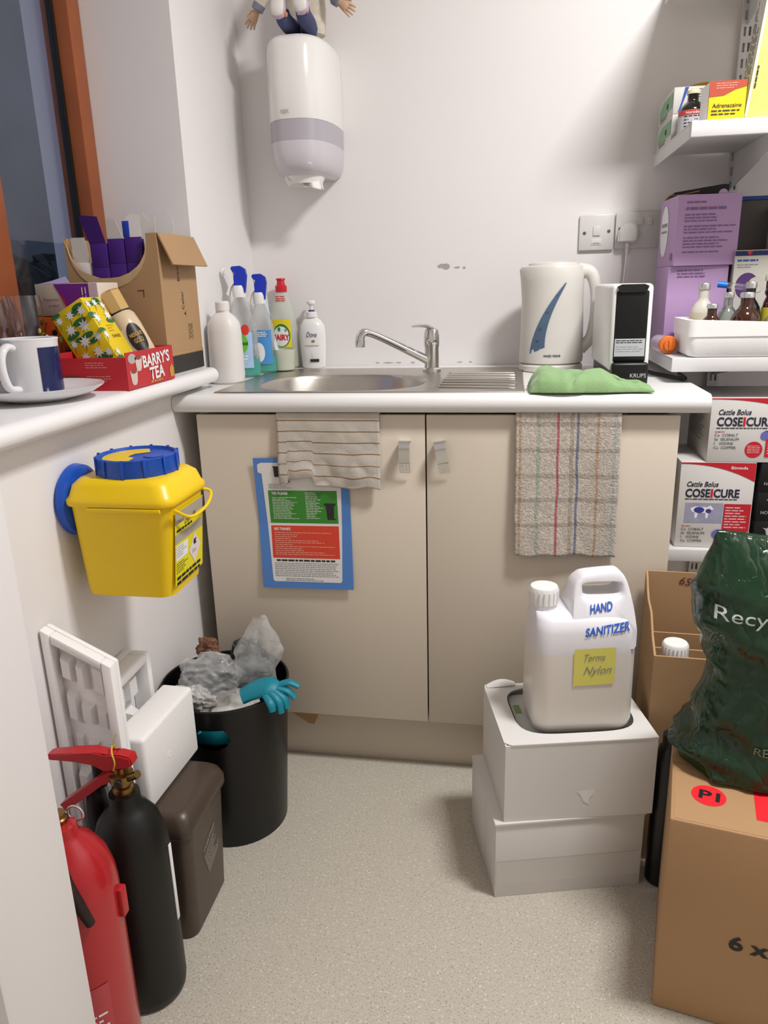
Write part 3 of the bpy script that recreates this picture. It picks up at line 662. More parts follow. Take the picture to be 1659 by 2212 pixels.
bm = B(); Mf = Mx.Translation((X1+.0005, 0, HB)) @ Mx.Rotation(R(-24), 4, 'Y'); box(bm, 0, .003, Y0+.002, Y1-.002, -.068, 0, M=Mf); place('flap', bm, card_m, bxn)
sfn = plane_fn((X1, 0, 0), (0, 1, 0), (0, 0, 1), .0005)
decal(bxn, 'black_band', mat('black band', '2e2a27', .6, var=.05), sfn, Y1-Y0, .036, (Y0+Y1)/2, .018)
place('bottom_ledge', box(B(), X1, X1+.0015, Y0, Y1, .037, .043, .0004), card_m, bxn)
lines(bxn, dark_m, plane_fn((X1, 0, 0), (0, 0, -1), (0, 1, 0), .0006), .038, .024, 4, -.100, .042, th=.25); text(bxn, 'Cellar', .016, dark_m, plane_fn((X1, 0, 0), (0, 0, 1), (0, -1, 0), .0006), .150, -.010, k=.0002); text(bxn, 'Brew', .015, dark_m, plane_fn((X1, 0, 0), (0, 0, 1), (0, -1, 0), .0006), .205, .002, k=.0002)
decal(bxn, 'arrow_mark', dark_m, sfn, .012, .010, .012, .122, poly=[(-.5, 0), (.5, .5), (.2, 0), (.5, -.5)])
ffn = plane_fn((0, Y0, 0), (1, 0, 0), (0, 0, 1), .0005)
for x, s in ((-.04, 1), (.058, -1)):
    cs = decal(bxn, 'corner_slot_shade', mat('slot shade brown', '5a4030', .8, var=0), ffn, .014, .002, x+.006*s, .172); decal(cs, 'slot_leg_shade', MATS['slot shade brown'], ffn, .002, .014, x, .166)  # flat brown strips paint the shade inside the die-cut slits
purp = mat('purple card', '46207c', .5, var=.06); wcard = mat('white card inside', 'e3e0dc', .6, var=.02)
def carton(x, y, w, d, h, m, flapm, label, flap, ang):
    t = thing('carton', label, 'carton', (-.134+x, -.512+y, SZ+.0045), 0, 'cartons inside the tall brown box')
    bm = B(); box(bm, -w/2, w/2, -d/2, d/2, 0, h*.82, .0008); place('carton_body', bm, m, t)
    place('carton_top', box(B(), -w/2, w/2, -d/2, d/2, h*.82+.0002, h, .0008), m, t)
    bm = B(); prism(bm, flap, (-w/2, -d/2+.002, h), (1, 0, 0), (0, -math.sin(ang), math.cos(ang)), (0, .0008, 0)); place('flap', bm, flapm, t, 0)
    return t
carton(-.077, -.045, .040, .075, .225, wcard, wcard, 'white carton with open flap at the window end of the box', [(0, 0), (.038, 0), (.036, .050), (.006, .050)], R(10))
carton(-.035, -.050, .036, .070, .262, purp, purp, 'purple carton with tall raised purple flap', [(0, -.01), (.036, -.01), (.030, .052), (-.010, .056)], R(16))
carton(.003, -.045, .036, .075, .270, purp, wcard, 'purple carton with narrow white flaps in the middle of the box', [(0, 0), (.034, 0), (.026, .036), (.006, .040)], R(14))
c4 = carton(.041, -.045, .036, .075, .272, purp, wcard, 'purple carton with blue-edged zigzag flap', [(0, 0), (.036, 0), (.036, .040), (.014, .046), (-.004, .026)], R(-4))
place('blue_flap', box(B(), -.020, -.006, -.036, -.034, .272, .303, .0003), mat('royal blue card', '1e3fae', .5, var=.03), c4)
carton(.0735, -.040, .020, .080, .268, wcard, wcard, 'slim white carton with ragged flaps beside the box wall', [(-.008, 0), (.026, 0), (.030, .040), (.016, .034), (.004, .048)], R(4))
c6 = carton(.040, .045, .090, .070, .275, wcard, wcard, 'wide white carton with grey folded flap at the back', [(0, 0), (.096, 0), (.092, .040), (.078, .052), (.012, .048)], R(-6))

# tea packets by the window
t = thing('herbal_tea_box', 'cream and purple tea box with red swoosh, torn open, on the orange packet', 'box', (-.174, -.688, 1.079), R(-3))
place('box_body', box(B(), -.068, .068, -.036, .036, 0, .060, .001), mat('cream box', 'd9cdbd', .5, var=.02), t)
fn = plane_fn((0, -.036, 0), (1, 0, 0), (0, 0, 1), .0006)
decal(t, 'purple_side', mat('violet print', '7a2b98', .45, var=.06), fn, .068, .058, .016, .030, poly=[(-.62, .5), (.5, .5), (.5, -.5), (.30, -.5), (-.10, -.38), (-.38, .0)])
decal(t, 'red_swoosh', mat('crimson print', 'bf1f48', .45, var=0), fn, .052, .056, .012, .028, k=.0003, poly=[(-.5, .18), (-.40, .18), (-.22, -.18), (.10, -.42), (.42, -.5), (.10, -.5), (-.28, -.28)])
text(t, 'Peppermint', .008, mat('plum print', '8d5a9a', .5, var=0), fn, -.034, .028, w=.034); text(t, '& MINT', .007, MATS['plum print'], fn, -.030, .016, w=.024)
decal(t, 'lilac_end', mat('pale lilac print', 'd9c3d6', .45, var=.05), fn, .018, .058, .058, .030, k=.0003)
lines(t, white_ink, plane_fn((.036, -.036, .052), (0, 0, -1), (1, 0, 0), .0009), .038, .014, 2, 0, .007, th=.3)
bm = B(); prism(bm, [(-.06, 0), (.010, 0), (-.002, .014), (-.03, .006)], (0, -.036, .060), (1, 0, 0), (0, .35, .9), (0, .0008, 0)); place('torn_flap', bm, mat('lavender card', 'b9b0e0', .5, var=.1, vs=30), t, 0)
t = thing('snack_packet', 'orange and black packet under the herbal tea box', 'packet', (-.184, -.688, SZ), R(-2))
place('packet_body', box(B(), -.060, .042, -.036, .036, 0, .128, .006), mat('orange print', 'd5561c', .5, var=.3, vs=26), t)
for i in range(14):
    rs = random.Random(60+i); decal(t, 'black_swirl', ink_m, plane_fn((0, -.036, 0), (1, 0, 0), (0, 0, 1), .0006), .008+.012*rs.random(), .006+.010*rs.random(), -.048+.078*rs.random(), .012+.105*rs.random(), 'oval')
# red tea tray
rt_m = mat('red card', 'c2252f', .45, var=.03)
tr = thing('tea_tray', 'red open tea carton tray holding a yellow carton and a coffee jar', 'tray', (-.069, -.755, SZ), R(0))
TX, TY, TH = .067, .096, .066
place('tray_floor', box(B(), -TX, TX, -TY, TY, 0, .002), rt_m, tr)
for n_, a in (('side_wall', (TX-.0015, TX, -TY, TY)), ('side_wall', (-TX, -TX+.0015, -TY, TY)), ('end_wall', (-TX+.0015, TX-.0015, -TY, -TY+.0015)), ('end_wall', (-TX+.0015, TX-.0015, TY-.0015, TY))):
    bm = B(); box(bm, *a, .002, TH-(.008 if n_ == 'end_wall' and a[2] < 0 else 0)); place(n_, bm, rt_m, tr)
fn = plane_fn((TX, 0, 0), (0, 1, 0), (0, 0, 1), .0006)
text(tr, "BARRY'S", .030, white_ink, fn, .022, .036, w=.112, bold=.03, rot=R(2)); text(tr, 'TEA', .032, white_ink, fn, .020, .010, w=.062, bold=.03, rot=R(2))
cup_p = mat('teacup print', 'd8c3bb', .5, var=.1); tea_p = mat('tea print', '8a4a2c', .5, var=.1); gold_p = mat('gold print', 'c8963a', .5, var=.15)
for cx, cz in ((-.072, .020), (-.050, .043)):
    decal(tr, 'teacup_print', cup_p, fn, .028, .026, cx, cz, poly=[(-.5, .5), (.5, .5), (.36, -.3), (.2, -.5), (-.2, -.5), (-.36, -.3)]); decal(tr, 'tea_print', tea_p, fn, .022, .007, cx, cz+.011, 'oval', .0003)
decal(tr, 'gold_crest', gold_p, fn, .020, .026, .084, .018, k=.0002, poly=[(0, .5), (.5, .1), (.4, -.5), (-.4, -.5), (-.5, .1)]); decal(tr, 'teapot_print', mat('grey teapot print', 'b7a9a4', .5, var=.1), fn, .030, .018, -.074, .054, 'oval')
lines(tr, gold_p, fn, .075, .006, 1, -.01, .007, th=.6)
fn = plane_fn((0, -TY, 0), (1, 0, 0), (0, 0, 1), .0006); pk = mat('pale red print', 'd98a86', .5, var=0)
lines(tr, pk, fn, .05, .012, 3, -.012, .050, th=.4, ragged=.3); lines(tr, pk, fn, .055, .012, 3, -.012, .026, th=.4, ragged=.4); decal(tr, 'brown_panel', mat('brown print', '7a4534', .5, var=.1), fn, .024, .022, -.040, .016)
# yellow flower carton, tilted in the tray
yc = thing('flower_carton', 'yellow carton with white flower print tilted in the red tray', 'carton', (-.098, -.768, .9530), rot=(0, R(-29), 0))
CW, CD, CH = .073, .066, .142
ycm = mat('yellow flower card', 'e6c812', .45, var=.04)
place('carton_body', box(B(), 0, CW, -CD/2, CD/2, 0, CH, .0006), ycm, yc)
petal = mat('petal print', 'e9ecec', .5, var=.06); leafm = mat('leaf print', '2f6b34', .5, var=.12); stemm = mat('stem print', '7a5326', .5, var=0)
def flowers(fn, w, h, pts):
    for i, (x, z, s) in enumerate(pts):
        rs = random.Random(i*7+int(w*1e4))
        bm = B()
        flat(bm, [fn(x+s*(.0100 if k % 2 else .0045)*math.cos(k*PI/8+i), z+s*(.0100 if k % 2 else .0045)*math.sin(k*PI/8+i), .0006) for k in range(16)]); place('flower_print', bm, petal, yc, smooth=0)
        a = rs.random()*6
        decal(yc, 'leaf_print', leafm, fn, .024*s, .009*s, x+.011*math.cos(a), z+.011*math.sin(a), 'oval', .0003)
        decal(yc, 'stem_print', stemm, fn, .0012, .020, x-.008, z-.006, poly=[(0, -.5), (4, 0), (0, .5), (1, .5), (5, 0), (1, -.5)], k=.0001)
f1 = plane_fn((0, -CD/2, 0), (1, 0, 0), (0, 0, 1), .0006)
flowers(f1, CW, CH, [(.012, .128, .9), (.036, .126, 1.0), (.061, .122, 1), (.022, .104, 1.2), (.050, .098, 1.3), (.012, .080, .9), (.034, .074, 1.3), (.062, .070, 1.0), (.018, .050, 1.1), (.046, .046, 1.2), (.064, .036, .9), (.014, .022, .9), (.036, .018, 1.1)])
f2 = plane_fn((CW, 0, 0), (0, 1, 0), (0, 0, 1), .0006)
flowers(f2, CD, CH, [(-.022, .128, 1), (.002, .130, 1), (.024, .124, 1), (-.020, .100, 1.3), (.020, .104, 1.2), (-.024, .066, 1), (-.022, .030, .9), (.022, .020, .9)])
text(yc, 'twist', .013, stemm, f2, .008, .058, w=.030, rot=PI*0); lines(yc, MATS['gold print'], f2, .026, .016, 3, -.006, .084, th=.35)
# coffee jar, tilted behind it
jr = thing('coffee_jar', 'coffee jar with gold lid and dark label leaning in the red tray', 'jar', (-.036, -.694, .9700), rot=(0, R(-26), R(0)))
gold = mat('gold lid', 'dcb878', .3, .75, var=.05); jarm = mat('beige jar wrap', 'd8c2a2', .3, var=.05)
place('jar_body', lathe(B(), [(.026, 0), (.030, .003), (.030, .090), (.028, .112), (.022, .122)], 32), jarm, jr); place('lid', lathe(B(), [(.026, .1225), (.026, .162), (.024, .165), (0, .1655)], 8), gold, jr, 20)
place('seal_ring', lathe(B(), [(.0235, .119), (.0235, .123)], 28), ink_m, jr)
fn = cyl_fn((0, 0, 0), .0302, .0302, 0, R(-50), .0006)
lb = decal(jr, 'label', mat('black label', '1f1712', .35, var=.05), fn, .048, .062, .004, .062, 'oval'); 
text(lb, 'NESCAFE', .010, MATS['gold print'], fn, .004, .066, w=.036, k=.0008, bold=.02); text(lb, 'GOLD', .012, MATS['gold print'], fn, .004, .053, w=.026, k=.0008, bold=.02)
decal(jr, 'white_stripe', mat('cream stripe', 'efe6d8', .35, var=0), fn, .007, .085, -.026, .044, nu=2)
# mugs, plate, wine glasses
chn = mat('white china', 'e6e5e6', .12, var=.006)
pt = thing('plate', 'white shallow dish under the blue-striped mug', 'plate', (-.106, -.960, SZ))
place('dish', lathe(B(), [(.048, 0), (.052, .002), (.085, .010), (.104, .021), (.105, .0235), (.102, .024), (.080, .0125), (.05, .0065), (0, .006)], 56), chn, pt, 50)
def mug(loc, rz, label, navy):
    t = thing('mug', label, 'mug', loc, rz, 'white mugs on the sill')
    place('mug_body', lathe(B(), [(.040, 0), (.043, .003), (.044, .088), (.0455, .093), (.044, .0945), (.041, .093), (.0395, .01), (0, .007)], 48), chn, t, 50)
    bm = B(); tube(bm, [(.040, 0, .080), (.056, 0, .083), (.070, 0, .070), (.072, 0, .045), (.063, 0, .020), (.041, 0, .014)], [.0065, .006, .0062, .006, .006, .0065], 12, 5, flat=1.25, up=(0, 1, 0)); place('handle', bm, chn, t, 60)
    if navy:
        nv = mat('navy glaze', '1b2350', .12, var=.05)
        for a in (90, -66): 
            f = cyl_fn((0, 0, 0), .0434, .0434, 0, R(a), .0009)
            decal(t, 'navy_panel', nv, f, .058, .072, 0, .044, nu=12)
    return t
mug((-.114, -.954, SZ+.0066), R(-94), 'white mug with navy blue panels on the white dish', True)
mug((-.206, -1.078, SZ), R(160), 'plain white mug near the partition end of the sill', False)
def wineglass(loc, label):
    t = thing('wine_glass', label, 'glass', loc, 0, 'clear stemmed glasses on the sill')
    place('glass_bowl', lathe(B(), [(.004, .072), (.020, .080), (.032, .098), (.036, .12), (.034, .150), (.031, .168), (.030, .168), (.033, .150), (.0347, .12), (.031, .10), (.019, .082), (0, .076)], 40), clear_m, t, 60)
    place('stem', lathe(B(), [(.030, 0), (.030, .002), (.010, .006), (.0042, .012), (.0038, .068), (.006, .0735), (0, .074)], 28), clear_m, t, 60)
wineglass((-.208, -.818, SZ), 'clear stemmed glass beside the orange packet'); wineglass((-.2175, -.896, SZ), 'clear stemmed glass behind the blue-striped mug')
sg = thing('bud_sprig', 'thin sprig with pale green buds behind the mug', 'sprig', (-.199, -.738, SZ))
bud = mat('pale green bud', 'b9cf6a', .5, var=.2, vs=80)
for i, (x, y, z) in enumerate(((-.012, -.016, .085), (.006, -.018, .078), (.020, -.020, .082), (.034, -.020, .098), (.046, -.020, .108), (-.026, -.012, .095), (.040, -.022, .086))):
    bm = B(); tube(bm, [(0, 0, 0), (x*.4, y*.4, z*.5), (x, y, z)], .0010, 6, 4); s_ = place('stem', bm, mat('twig', '6a5a35', .7, var=.1), sg); place('bud', ball(B(), (x, y, z+.004), .0042, .0042, .0065, 10), bud, s_)

# ------------------------------------------------------------------ sharps bin on the left wall
sb = thing('sharps_bin', 'yellow sharps bin with blue round lid mounted on the left wall', 'bin', (.062, -.982, .634))
def rrect(w, d, r, z, n=6, ox=0, oy=0):
    o = []
    for cx, cy, a0 in ((w-r, d-r, 0), (-w+r, d-r, 90), (-w+r, -d+r, 180), (w-r, -d+r, 270)):
        for i in range(n+1):
            a = R(a0+90*i/n); o.append((ox+cx+r*math.cos(a), oy+cy+r*math.sin(a), z))
    return o
bm = B(); loops(bm, [rrect(.068, .056, .018, 0, ox=-.005), rrect(.076, .063, .020, .004, ox=-.005), rrect(.078, .064, .020, .02, ox=-.005), rrect(.087, .074, .022, .155), rrect(.088, .075, .022, .160)]); place('bin_body', bm, yellow_sh, sb, 50)
bm = B(); loops(bm, [rrect(.092, .079, .024, .1602), rrect(.093, .080, .024, .163), rrect(.093, .080, .024, .170), rrect(.089, .076, .024, .175), rrect(.084, .072, .026, .192), rrect(.076, .065, .03, .200), rrect(.066, .06, .03, .202)]); lid = place('lid', bm, yellow_sh, sb, 50)
bm = B(); box(bm, -.050, .075, -.081, -.0745, .152, .159, .001); place('rim_clip', bm, yellow_sh, lid)
cap = place('blue_cap', lathe(B(), [(.064, .199), (.066, .203), (.064, .225), (.0655, .230), (.061, .231), (.059, .226), (0, .2255)], 48, c=(.004, .004, 0)), blue_pl, sb, 40)
for i in range(12):
    a = 2*PI*i/12+.1; place('grip_rib', box(B(), -.002, .002, -.0022, .0022, .201, .232, .0006, M=Mx.Translation((.004+.0655*math.cos(a), .004+.0655*math.sin(a), 0)) @ Mx.Rotation(a, 4, 'Z')), blue_pl, cap)
bm = B(); pts = [(.055*math.cos(R(a)), .055*math.sin(R(a))) for a in range(95, 285, 10)]+[(.006, -.040), (.004, -.018), (-.012, -.008), (-.010, .012), (.010, .028)]
flat(bm, [(.004+x, .004+y, .2265) for x, y in pts]); place('hatch', bm, yellow_sh, cap, 0)
ed = place('hatch_symbol', lathe(B(), [(.016, .2258), (.016, .2272), (.012, .2273), (0, .2273)], 20, c=(.032, .006, 0)), blue_pl, cap)
bm = B(); tube(bm, [(.084, .060, .158), (.100, .066, .150), (.106, .030, .136), (.104, -.03, .134), (.094, -.070, .156)], .0028, 8, 6); place('carry_loop', bm, yellow_sh, sb)
fl = plane_fn((.0745, 0, .018), (0, 1, 0), (.100, 0, 1), .0012)
lb = decal(sb, 'label', mat('lime yellow label', 'e8dc14', .4, var=.02), fl, .112, .128, 0, .066); lb['label'] = 'printed hazard label'
gl = mat('grey label bar', 'b0a89a', .5, var=.05)
decal(lb, 'grey_bar', gl, fl, .110, .020, 0, .118, k=.0004); decal(lb, 'grey_bar', gl, fl, .110, .016, 0, .083, k=.0004)
wbx = decal(lb, 'white_box', white_lab, fl, .046, .026, -.030, .058, k=.0004); lines(wbx, grey_m, fl, .038, .020, 5, -.050, .068, k=.0007, th=.3)
dm = decal(lb, 'hazard_diamond', mat('pink white label', 'e6d8d6', .5, var=.02), fl, .048, .056, .022, .046, poly=[(0, .5), (.5, 0), (0, -.5), (-.5, 0)], k=.0005)
decal(dm, 'biohazard_mark', ink_m, fl, .013, .014, .022, .057, k=.0008, poly=[(.5*math.cos(i*PI/6)*(1 if i % 4 else .35), .5*math.sin(i*PI/6)*(1 if i % 3 else .4)) for i in range(12)]); lines(dm, grey_m, fl, .022, .008, 2, .011, .044, k=.0008, th=.4)
text(lb, 'Onyx Pk', .012, ink_m, fl, .004, .102, w=.045, slant=.3, rot=R(6), k=.0006); text(lb, 'Ward', .010, ink_m, fl, -.036, .108, k=.0006); lines(lb, ink_m, fl, .100, .008, 1, -.050, .098, k=.0006, th=.5)
lines(lb, ink_m, fl, .046, .020, 5, -.052, .040, k=.0006, th=.3); lines(lb, ink_m, fl, .098, .018, 2, -.050, .016, k=.0006, th=.6, ragged=.2)
hb = thing('wall_holder', 'round blue wall holder behind the yellow sharps bin', 'holder', (XW+.0005, -1.000, .790))
place('disc', lathe(B(), [(.056, 0), (.060, .004), (.058, .016), (.050, .021), (0, .021)], 40, M=Mx.Rotation(PI/2, 4, 'Y')), blue_pl, hb, 40)
place('hook', box(B(), .018, .0285, -.02, .02, -.03, .03, .002), blue_pl, hb)

# ------------------------------------------------------------------ wall shelving on the right
SHX0, SHX1, SHY = 1.005, 2.05, -.425
up = thing('shelf_upright', 'white slotted shelf upright fixed to the back wall', 'upright', (1.192, 0, 0))
bm = B(); z0, z1, pit, sh = .12, 2.25, .033, .019
for x in (-.014, .0125): box(bm, x, x+.0015, -.013, -.0005, z0, z1)
for a, b_ in ((-.0125, -.0080), (-.0030, .0030), (.0080, .0125)): box(bm, a, b_, -.013, -.0115, z0, z1)
zz = z0
while zz < z1-.01:
    for a, b_ in ((-.0080, -.0030), (.0030, .0080)): box(bm, a, b_, -.013, -.0115, zz, min(z1, zz+pit-sh))
    zz += pit
place('channel', bm, shelf_m, up, smooth=0)
def shelf(z, label):
    """z = top of the deck; pressed steel deck with 29 mm lips"""
    t = thing('wall_shelf', label, 'shelf', (SHX0, 0, z), 0, 'white steel wall shelves')
    L = SHX1-SHX0
    place('deck', box(B(), 0, L, SHY, -.014, -.003, 0), shelf_m, t)
    place('front_lip', box(B(), 0, L, SHY-.002, SHY+.010, -.029, -.0005, .0015), shelf_m, t)
    bm = B(); prism(bm, [(SHY+.012, -.0035), (-.014, -.0035), (-.014, -.029), (SHY+.012, -.029)], (0, 0, 0), (0, 1, 0), (0, 0, 1), (.0025, 0, 0)); place('side_lip', bm, shelf_m, t)
    bm = B(); prism(bm, [(-.0135, -.0035), (-.395, -.0035), (-.395, -.022), (-.0135, -.082)], (1.192-SHX0-.0015, 0, 0), (0, 1, 0), (0, 0, 1), (.003, 0, 0)); place('bracket', bm, shelf_m, t)
shelf(1.757, 'highest white wall shelf above the yellow folder box'); shelf(1.409, 'white wall shelf carrying the yellow cartons'); shelf(.958, 'white wall shelf carrying lilac boxes and the foam tray'); shelf(.534, 'white wall shelf carrying the cattle bolus boxes')
# upper shelf
gsm = mat('soft green print', '7fae86', .5, var=.15, vs=60); bl_p = mat('blue stripe print', '2f50a4', .5, var=0); cartw = mat('white carton', 'cfccc6', .5, var=.02)
for i in (0, 1):
    t = thing('medicine_carton', ('lower white medicine carton with green end and blue stripe', 'upper white medicine carton with green end and blue stripe')[i], 'carton', (1.052, -.125, 1.4095+i*.0525), R(0), 'stacked white and green cartons')
    place('carton_body', box(B(), -.046, .062, -.085, .095, 0, .052, .001), cartw, t)
    fe = plane_fn((-.046, 0, 0), (0, -1, 0), (0, 0, 1), .0006); ff = plane_fn((0, -.085, 0), (1, 0, 0), (0, 0, 1), .0006)
    decal(t, 'green_end', gsm, fe, .15, .034, 0, .028, poly=[(-.5, -.4), (.5, -.4), (.5, .5), (-.2, .5), (-.5, .1)]); decal(t, 'print_mark', dark_m, fe, .022, .012, .02, .027, 'oval', .0004); lines(t, dark_m, fe, .10, .010, 2, -.06, .012, th=.4)
    decal(t, 'blue_stripe', bl_p, ff, .020, .048, -.026, .027, poly=[(.1, .5), (.5, .5), (.0, -.1), (-.3, -.5), (-.5, -.5), (-.2, -.1)])
    lines(t, grey_m, ff, .045, .040, 8, -.012, .047, th=.35)
def vial(loc, r, h, m, capm, label, lab=None, cat='bottle', neck=.42, group='glass vials on the shelf', labh=.4, tilt=None, labtext=None):
    t = thing('glass_vial', label, cat, loc, 0, group, rot=tilt)
    hs = h*.58
    place('vial_body', lathe(B(), [(r*.9, 0), (r, .003), (r, h*.48), (r*.97, h*.55), (r*.86, h*.62), (r*.66, h*.69), (r*neck*1.08, h*.74), (r*neck, h*.78), (r*neck, h*.91)], 32), m, t, 50)
    place('crimp_cap', lathe(B(), [(r*neck*1.18, h*.905), (r*neck*1.18, h*.98), (r*neck*1.05, h), (0, h)], 24), capm, t, 40)
    if lab:
        f = cyl_fn((0, 0, 0), r, r, 0, -PI/2, .0007); lb = decal(t, 'label', lab, f, r*3.2, hs*labh*1.6, 0, hs*.46, nu=16)
        if labtext: text(lb, labtext, .008, white_ink, f, 0, hs*.70, k=.0004)
        else: lines(lb, dark_m, f, r*1.5, hs*.5, 4, -r*.75, hs*.68, k=.0004, th=.35)
    return t
alu = mat('aluminium cap', 'c9c9c8', .3, .8, var=.05); ivory = mat('ivory cap', 'd9d0b0', .5, var=.03)
vt = vial((1.036, -.262, 1.4095), .027, .086, dkglass_m, ivory, 'dark brown vial with red and grey label before the white cartons', mat('grey vial label', 'b9b9c0', .5, var=.04), labh=.55)
f = cyl_fn((0, 0, 0), .027, .027, 0, -PI/2, .0012); rb = decal(vt, 'red_band', mat('vial red', 'c04038', .45, var=.06), f, .082, .009, 0, .040, nu=16); text(rb, 'Norodine', .007, white_ink, f, -.002, .0375, w=.03, k=.0004)
t = thing('orange_dish', 'orange rounded tub lid lying on the white medicine cartons', 'lid', (1.088, -.105, 1.5148))
place('dish', lathe(B(), [(.036, 0), (.040, .003), (.040, .012), (.034, .020), (.018, .024), (0, .0245)], 32), mat('amber orange plastic', 'd39a26', .4, var=.05), t, 50)
place('dish_rim', lathe(B(), [(.041, .0), (.042, .001), (.042, .003), (.041, .004)], 32), MATS['amber orange plastic'], t)
t = thing('injection_carton', 'small yellow carton with red wave top on the shelf edge', 'carton', (1.069, -.378, 1.4095), R(2))
place('carton_body', box(B(), -.034, .034, -.030, .030, 0, .069, .0008), mat('yellow carton', 'e2c81c', .45, var=.02), t)
f = plane_fn((0, -.030, 0), (1, 0, 0), (0, 0, 1), .0006); rr_ = mat('brick red print', 'b04a36', .45, var=.03)
w_ = decal(t, 'red_wave', rr_, f, .068, .030, 0, .054, poly=[(-.5, .5), (.5, .5), (.5, .12), (.2, -.04), (-.1, -.36), (-.5, -.42)]); lines(w_, mat('peach print', 'd89a86', .5, var=0), f, .048, .012, 3, -.022, .065, th=.35, k=.0003)
text(t, 'Adrenacaine', .0105, dark_m, f, 0, .0225, w=.054, bold=.01); lines(t, dark_m, f, .054, .012, 2, -.028, .018, th=.4, ragged=.3)
decal(t, 'white_edge', white_lab, plane_fn((-.034, 0, 0), (0, -1, 0), (0, 0, 1), .0006), .058, .066, 0, .0345)
t = thing('folder_box', 'tall yellow carton with white printed spine on the shelf', 'box', (1.106, -.398, 1.4105), rot=(0, R(5.5), R(2)))
ylw = mat('pale yellow card', 'd6cd78', .45, var=.02)
place('carton_body', box(B(), 0, .18, 0, .055, .0, .300, .001), ylw, t)
w_ = decal(t, 'white_spine', mat('spine white', 'c9c6be', .5, var=.1, vs=90), plane_fn((0, 0, 0), (0, -1, 0), (0, 0, 1), .0006), .053, .296, -.0275, .150); lines(w_, dark_m, plane_fn((0, 0, 0), (0, 0, 1), (0, 1, 0), .0010), .26, .04, 5, .02, .048, th=.3)
lines(t, dark_m, plane_fn((0, 0, 0), (0, 0, 1), (-1, 0, 0), .0010), .05, .006, 1, .055, -.007, th=.5); decal(t, 'white_corner', MATS['spine white'], plane_fn((0, 0, 0), (1, 0, 0), (0, 0, 1), .0006), .005, .29, .0026, .15)
# lilac boxes
lil = mat('lilac card', 'b594bf', .5, var=.03); mag = mat('dark lilac print', '7f5f8c', .5, var=0)
def lilac_box(name, loc, rz, h, label, opened):
    t = thing('glove_box', label, 'box', loc, rz, 'lilac glove boxes')
    if opened:
        for n_, a in (('front_wall', (-.066, .068, -.078, -.076)), ('side_wall', (-.066, -.064, -.076, .07)), ('side_wall', (.066, .068, -.076, .07)), ('back_wall', (-.064, .066, .068, .07)), ('box_floor', (-.064, .066, -.076, .068))):
            place(n_, box(B(), *a, 0, h if n_ != 'box_floor' else .003), lil, t)
        bm = B(); box(bm, 0, .0015, -.07, .066, 0, .045, M=Mx.Translation((-.0655, 0, h)) @ Mx.Rotation(R(79), 4, 'Y')); place('flap', bm, card_in, t)
        bm = B(); box(bm, -.062, .064, 0, .0015, 0, .050, M=Mx.Translation((0, .068, h)) @ Mx.Rotation(R(80), 4, 'X')); place('flap', bm, card_in, t)
        place('tuck_tab', lathe(B(), [(.010, 0), (.010, .0015)], 16, M=Mx.Translation((.028, -.0745, h)) @ Mx.Rotation(PI/2, 4, 'X')), lil, t)
    else: place('box_body', box(B(), -.064, .066, -.078, .07, 0, h, .001), lil, t)
    f = plane_fn((0, -.078, 0), (1, 0, 0), (0, 0, 1), .0007)
    if opened:
        lines(t, mag, f, .045, .006, 1, -.048, h-.014, th=.6); lines(t, mag, f, .085, .007, 1, -.048, h-.026, th=.8, ragged=.05)
        for y, n in ((h-.040, 3), (h-.064, 3), (h-.088, 4)): lines(t, mag, f, .112, .0065*n, n, -.050, y, th=.45, ragged=.45)
        lines(t, mag, f, .08, .006, 1, -.050, h-.118, th=.5, ragged=.1)
        fs = plane_fn((-.066, 0, 0), (0, -1, 0), (0, 0, 1), .0007)
        o_ = decal(t, 'white_oval', white_lab, fs, .066, .112, -.022, h*.53, 'oval'); decal(o_, 'grey_bar', grey_m, fs, .05, .008, -.022, h*.62, k=.0003); decal(o_, 'grey_bar', grey_m, fs, .05, .005, -.022, h*.52, k=.0003)
        decal(t, 'glove_print', mag, fs, .022, .018, .050, .020, 'oval')
    else: lines(t, mag, f, .105, .020, 3, -.044, h-.008, th=.45, ragged=.5)
    return t
lilac_box('glove_box', (1.080, -.160, .9585), R(1), .186, 'closed lilac box standing on the shelf under another lilac box', False)
lilac_box('glove_box', (1.086, -.168, 1.1452), R(4), .148, 'open-topped lilac box stacked on the closed lilac box', True)
bm = B(); prism(bm, [(1.032, 1.3025), (1.152, 1.3025), (1.153, 1.321), (1.140, 1.3225), (1.034, 1.3085)], (0, -.150, 0), (1, 0, 0), (0, 0, 1), (0, .085, 0)); bmesh.ops.bevel(bm, geom=bm.edges[:], offset=.0012, segments=2, affect='EDGES')
place('black_wallet', bm, black_pl, label='flat black wallet lying on the open lilac box', cat='wallet', smooth=60)
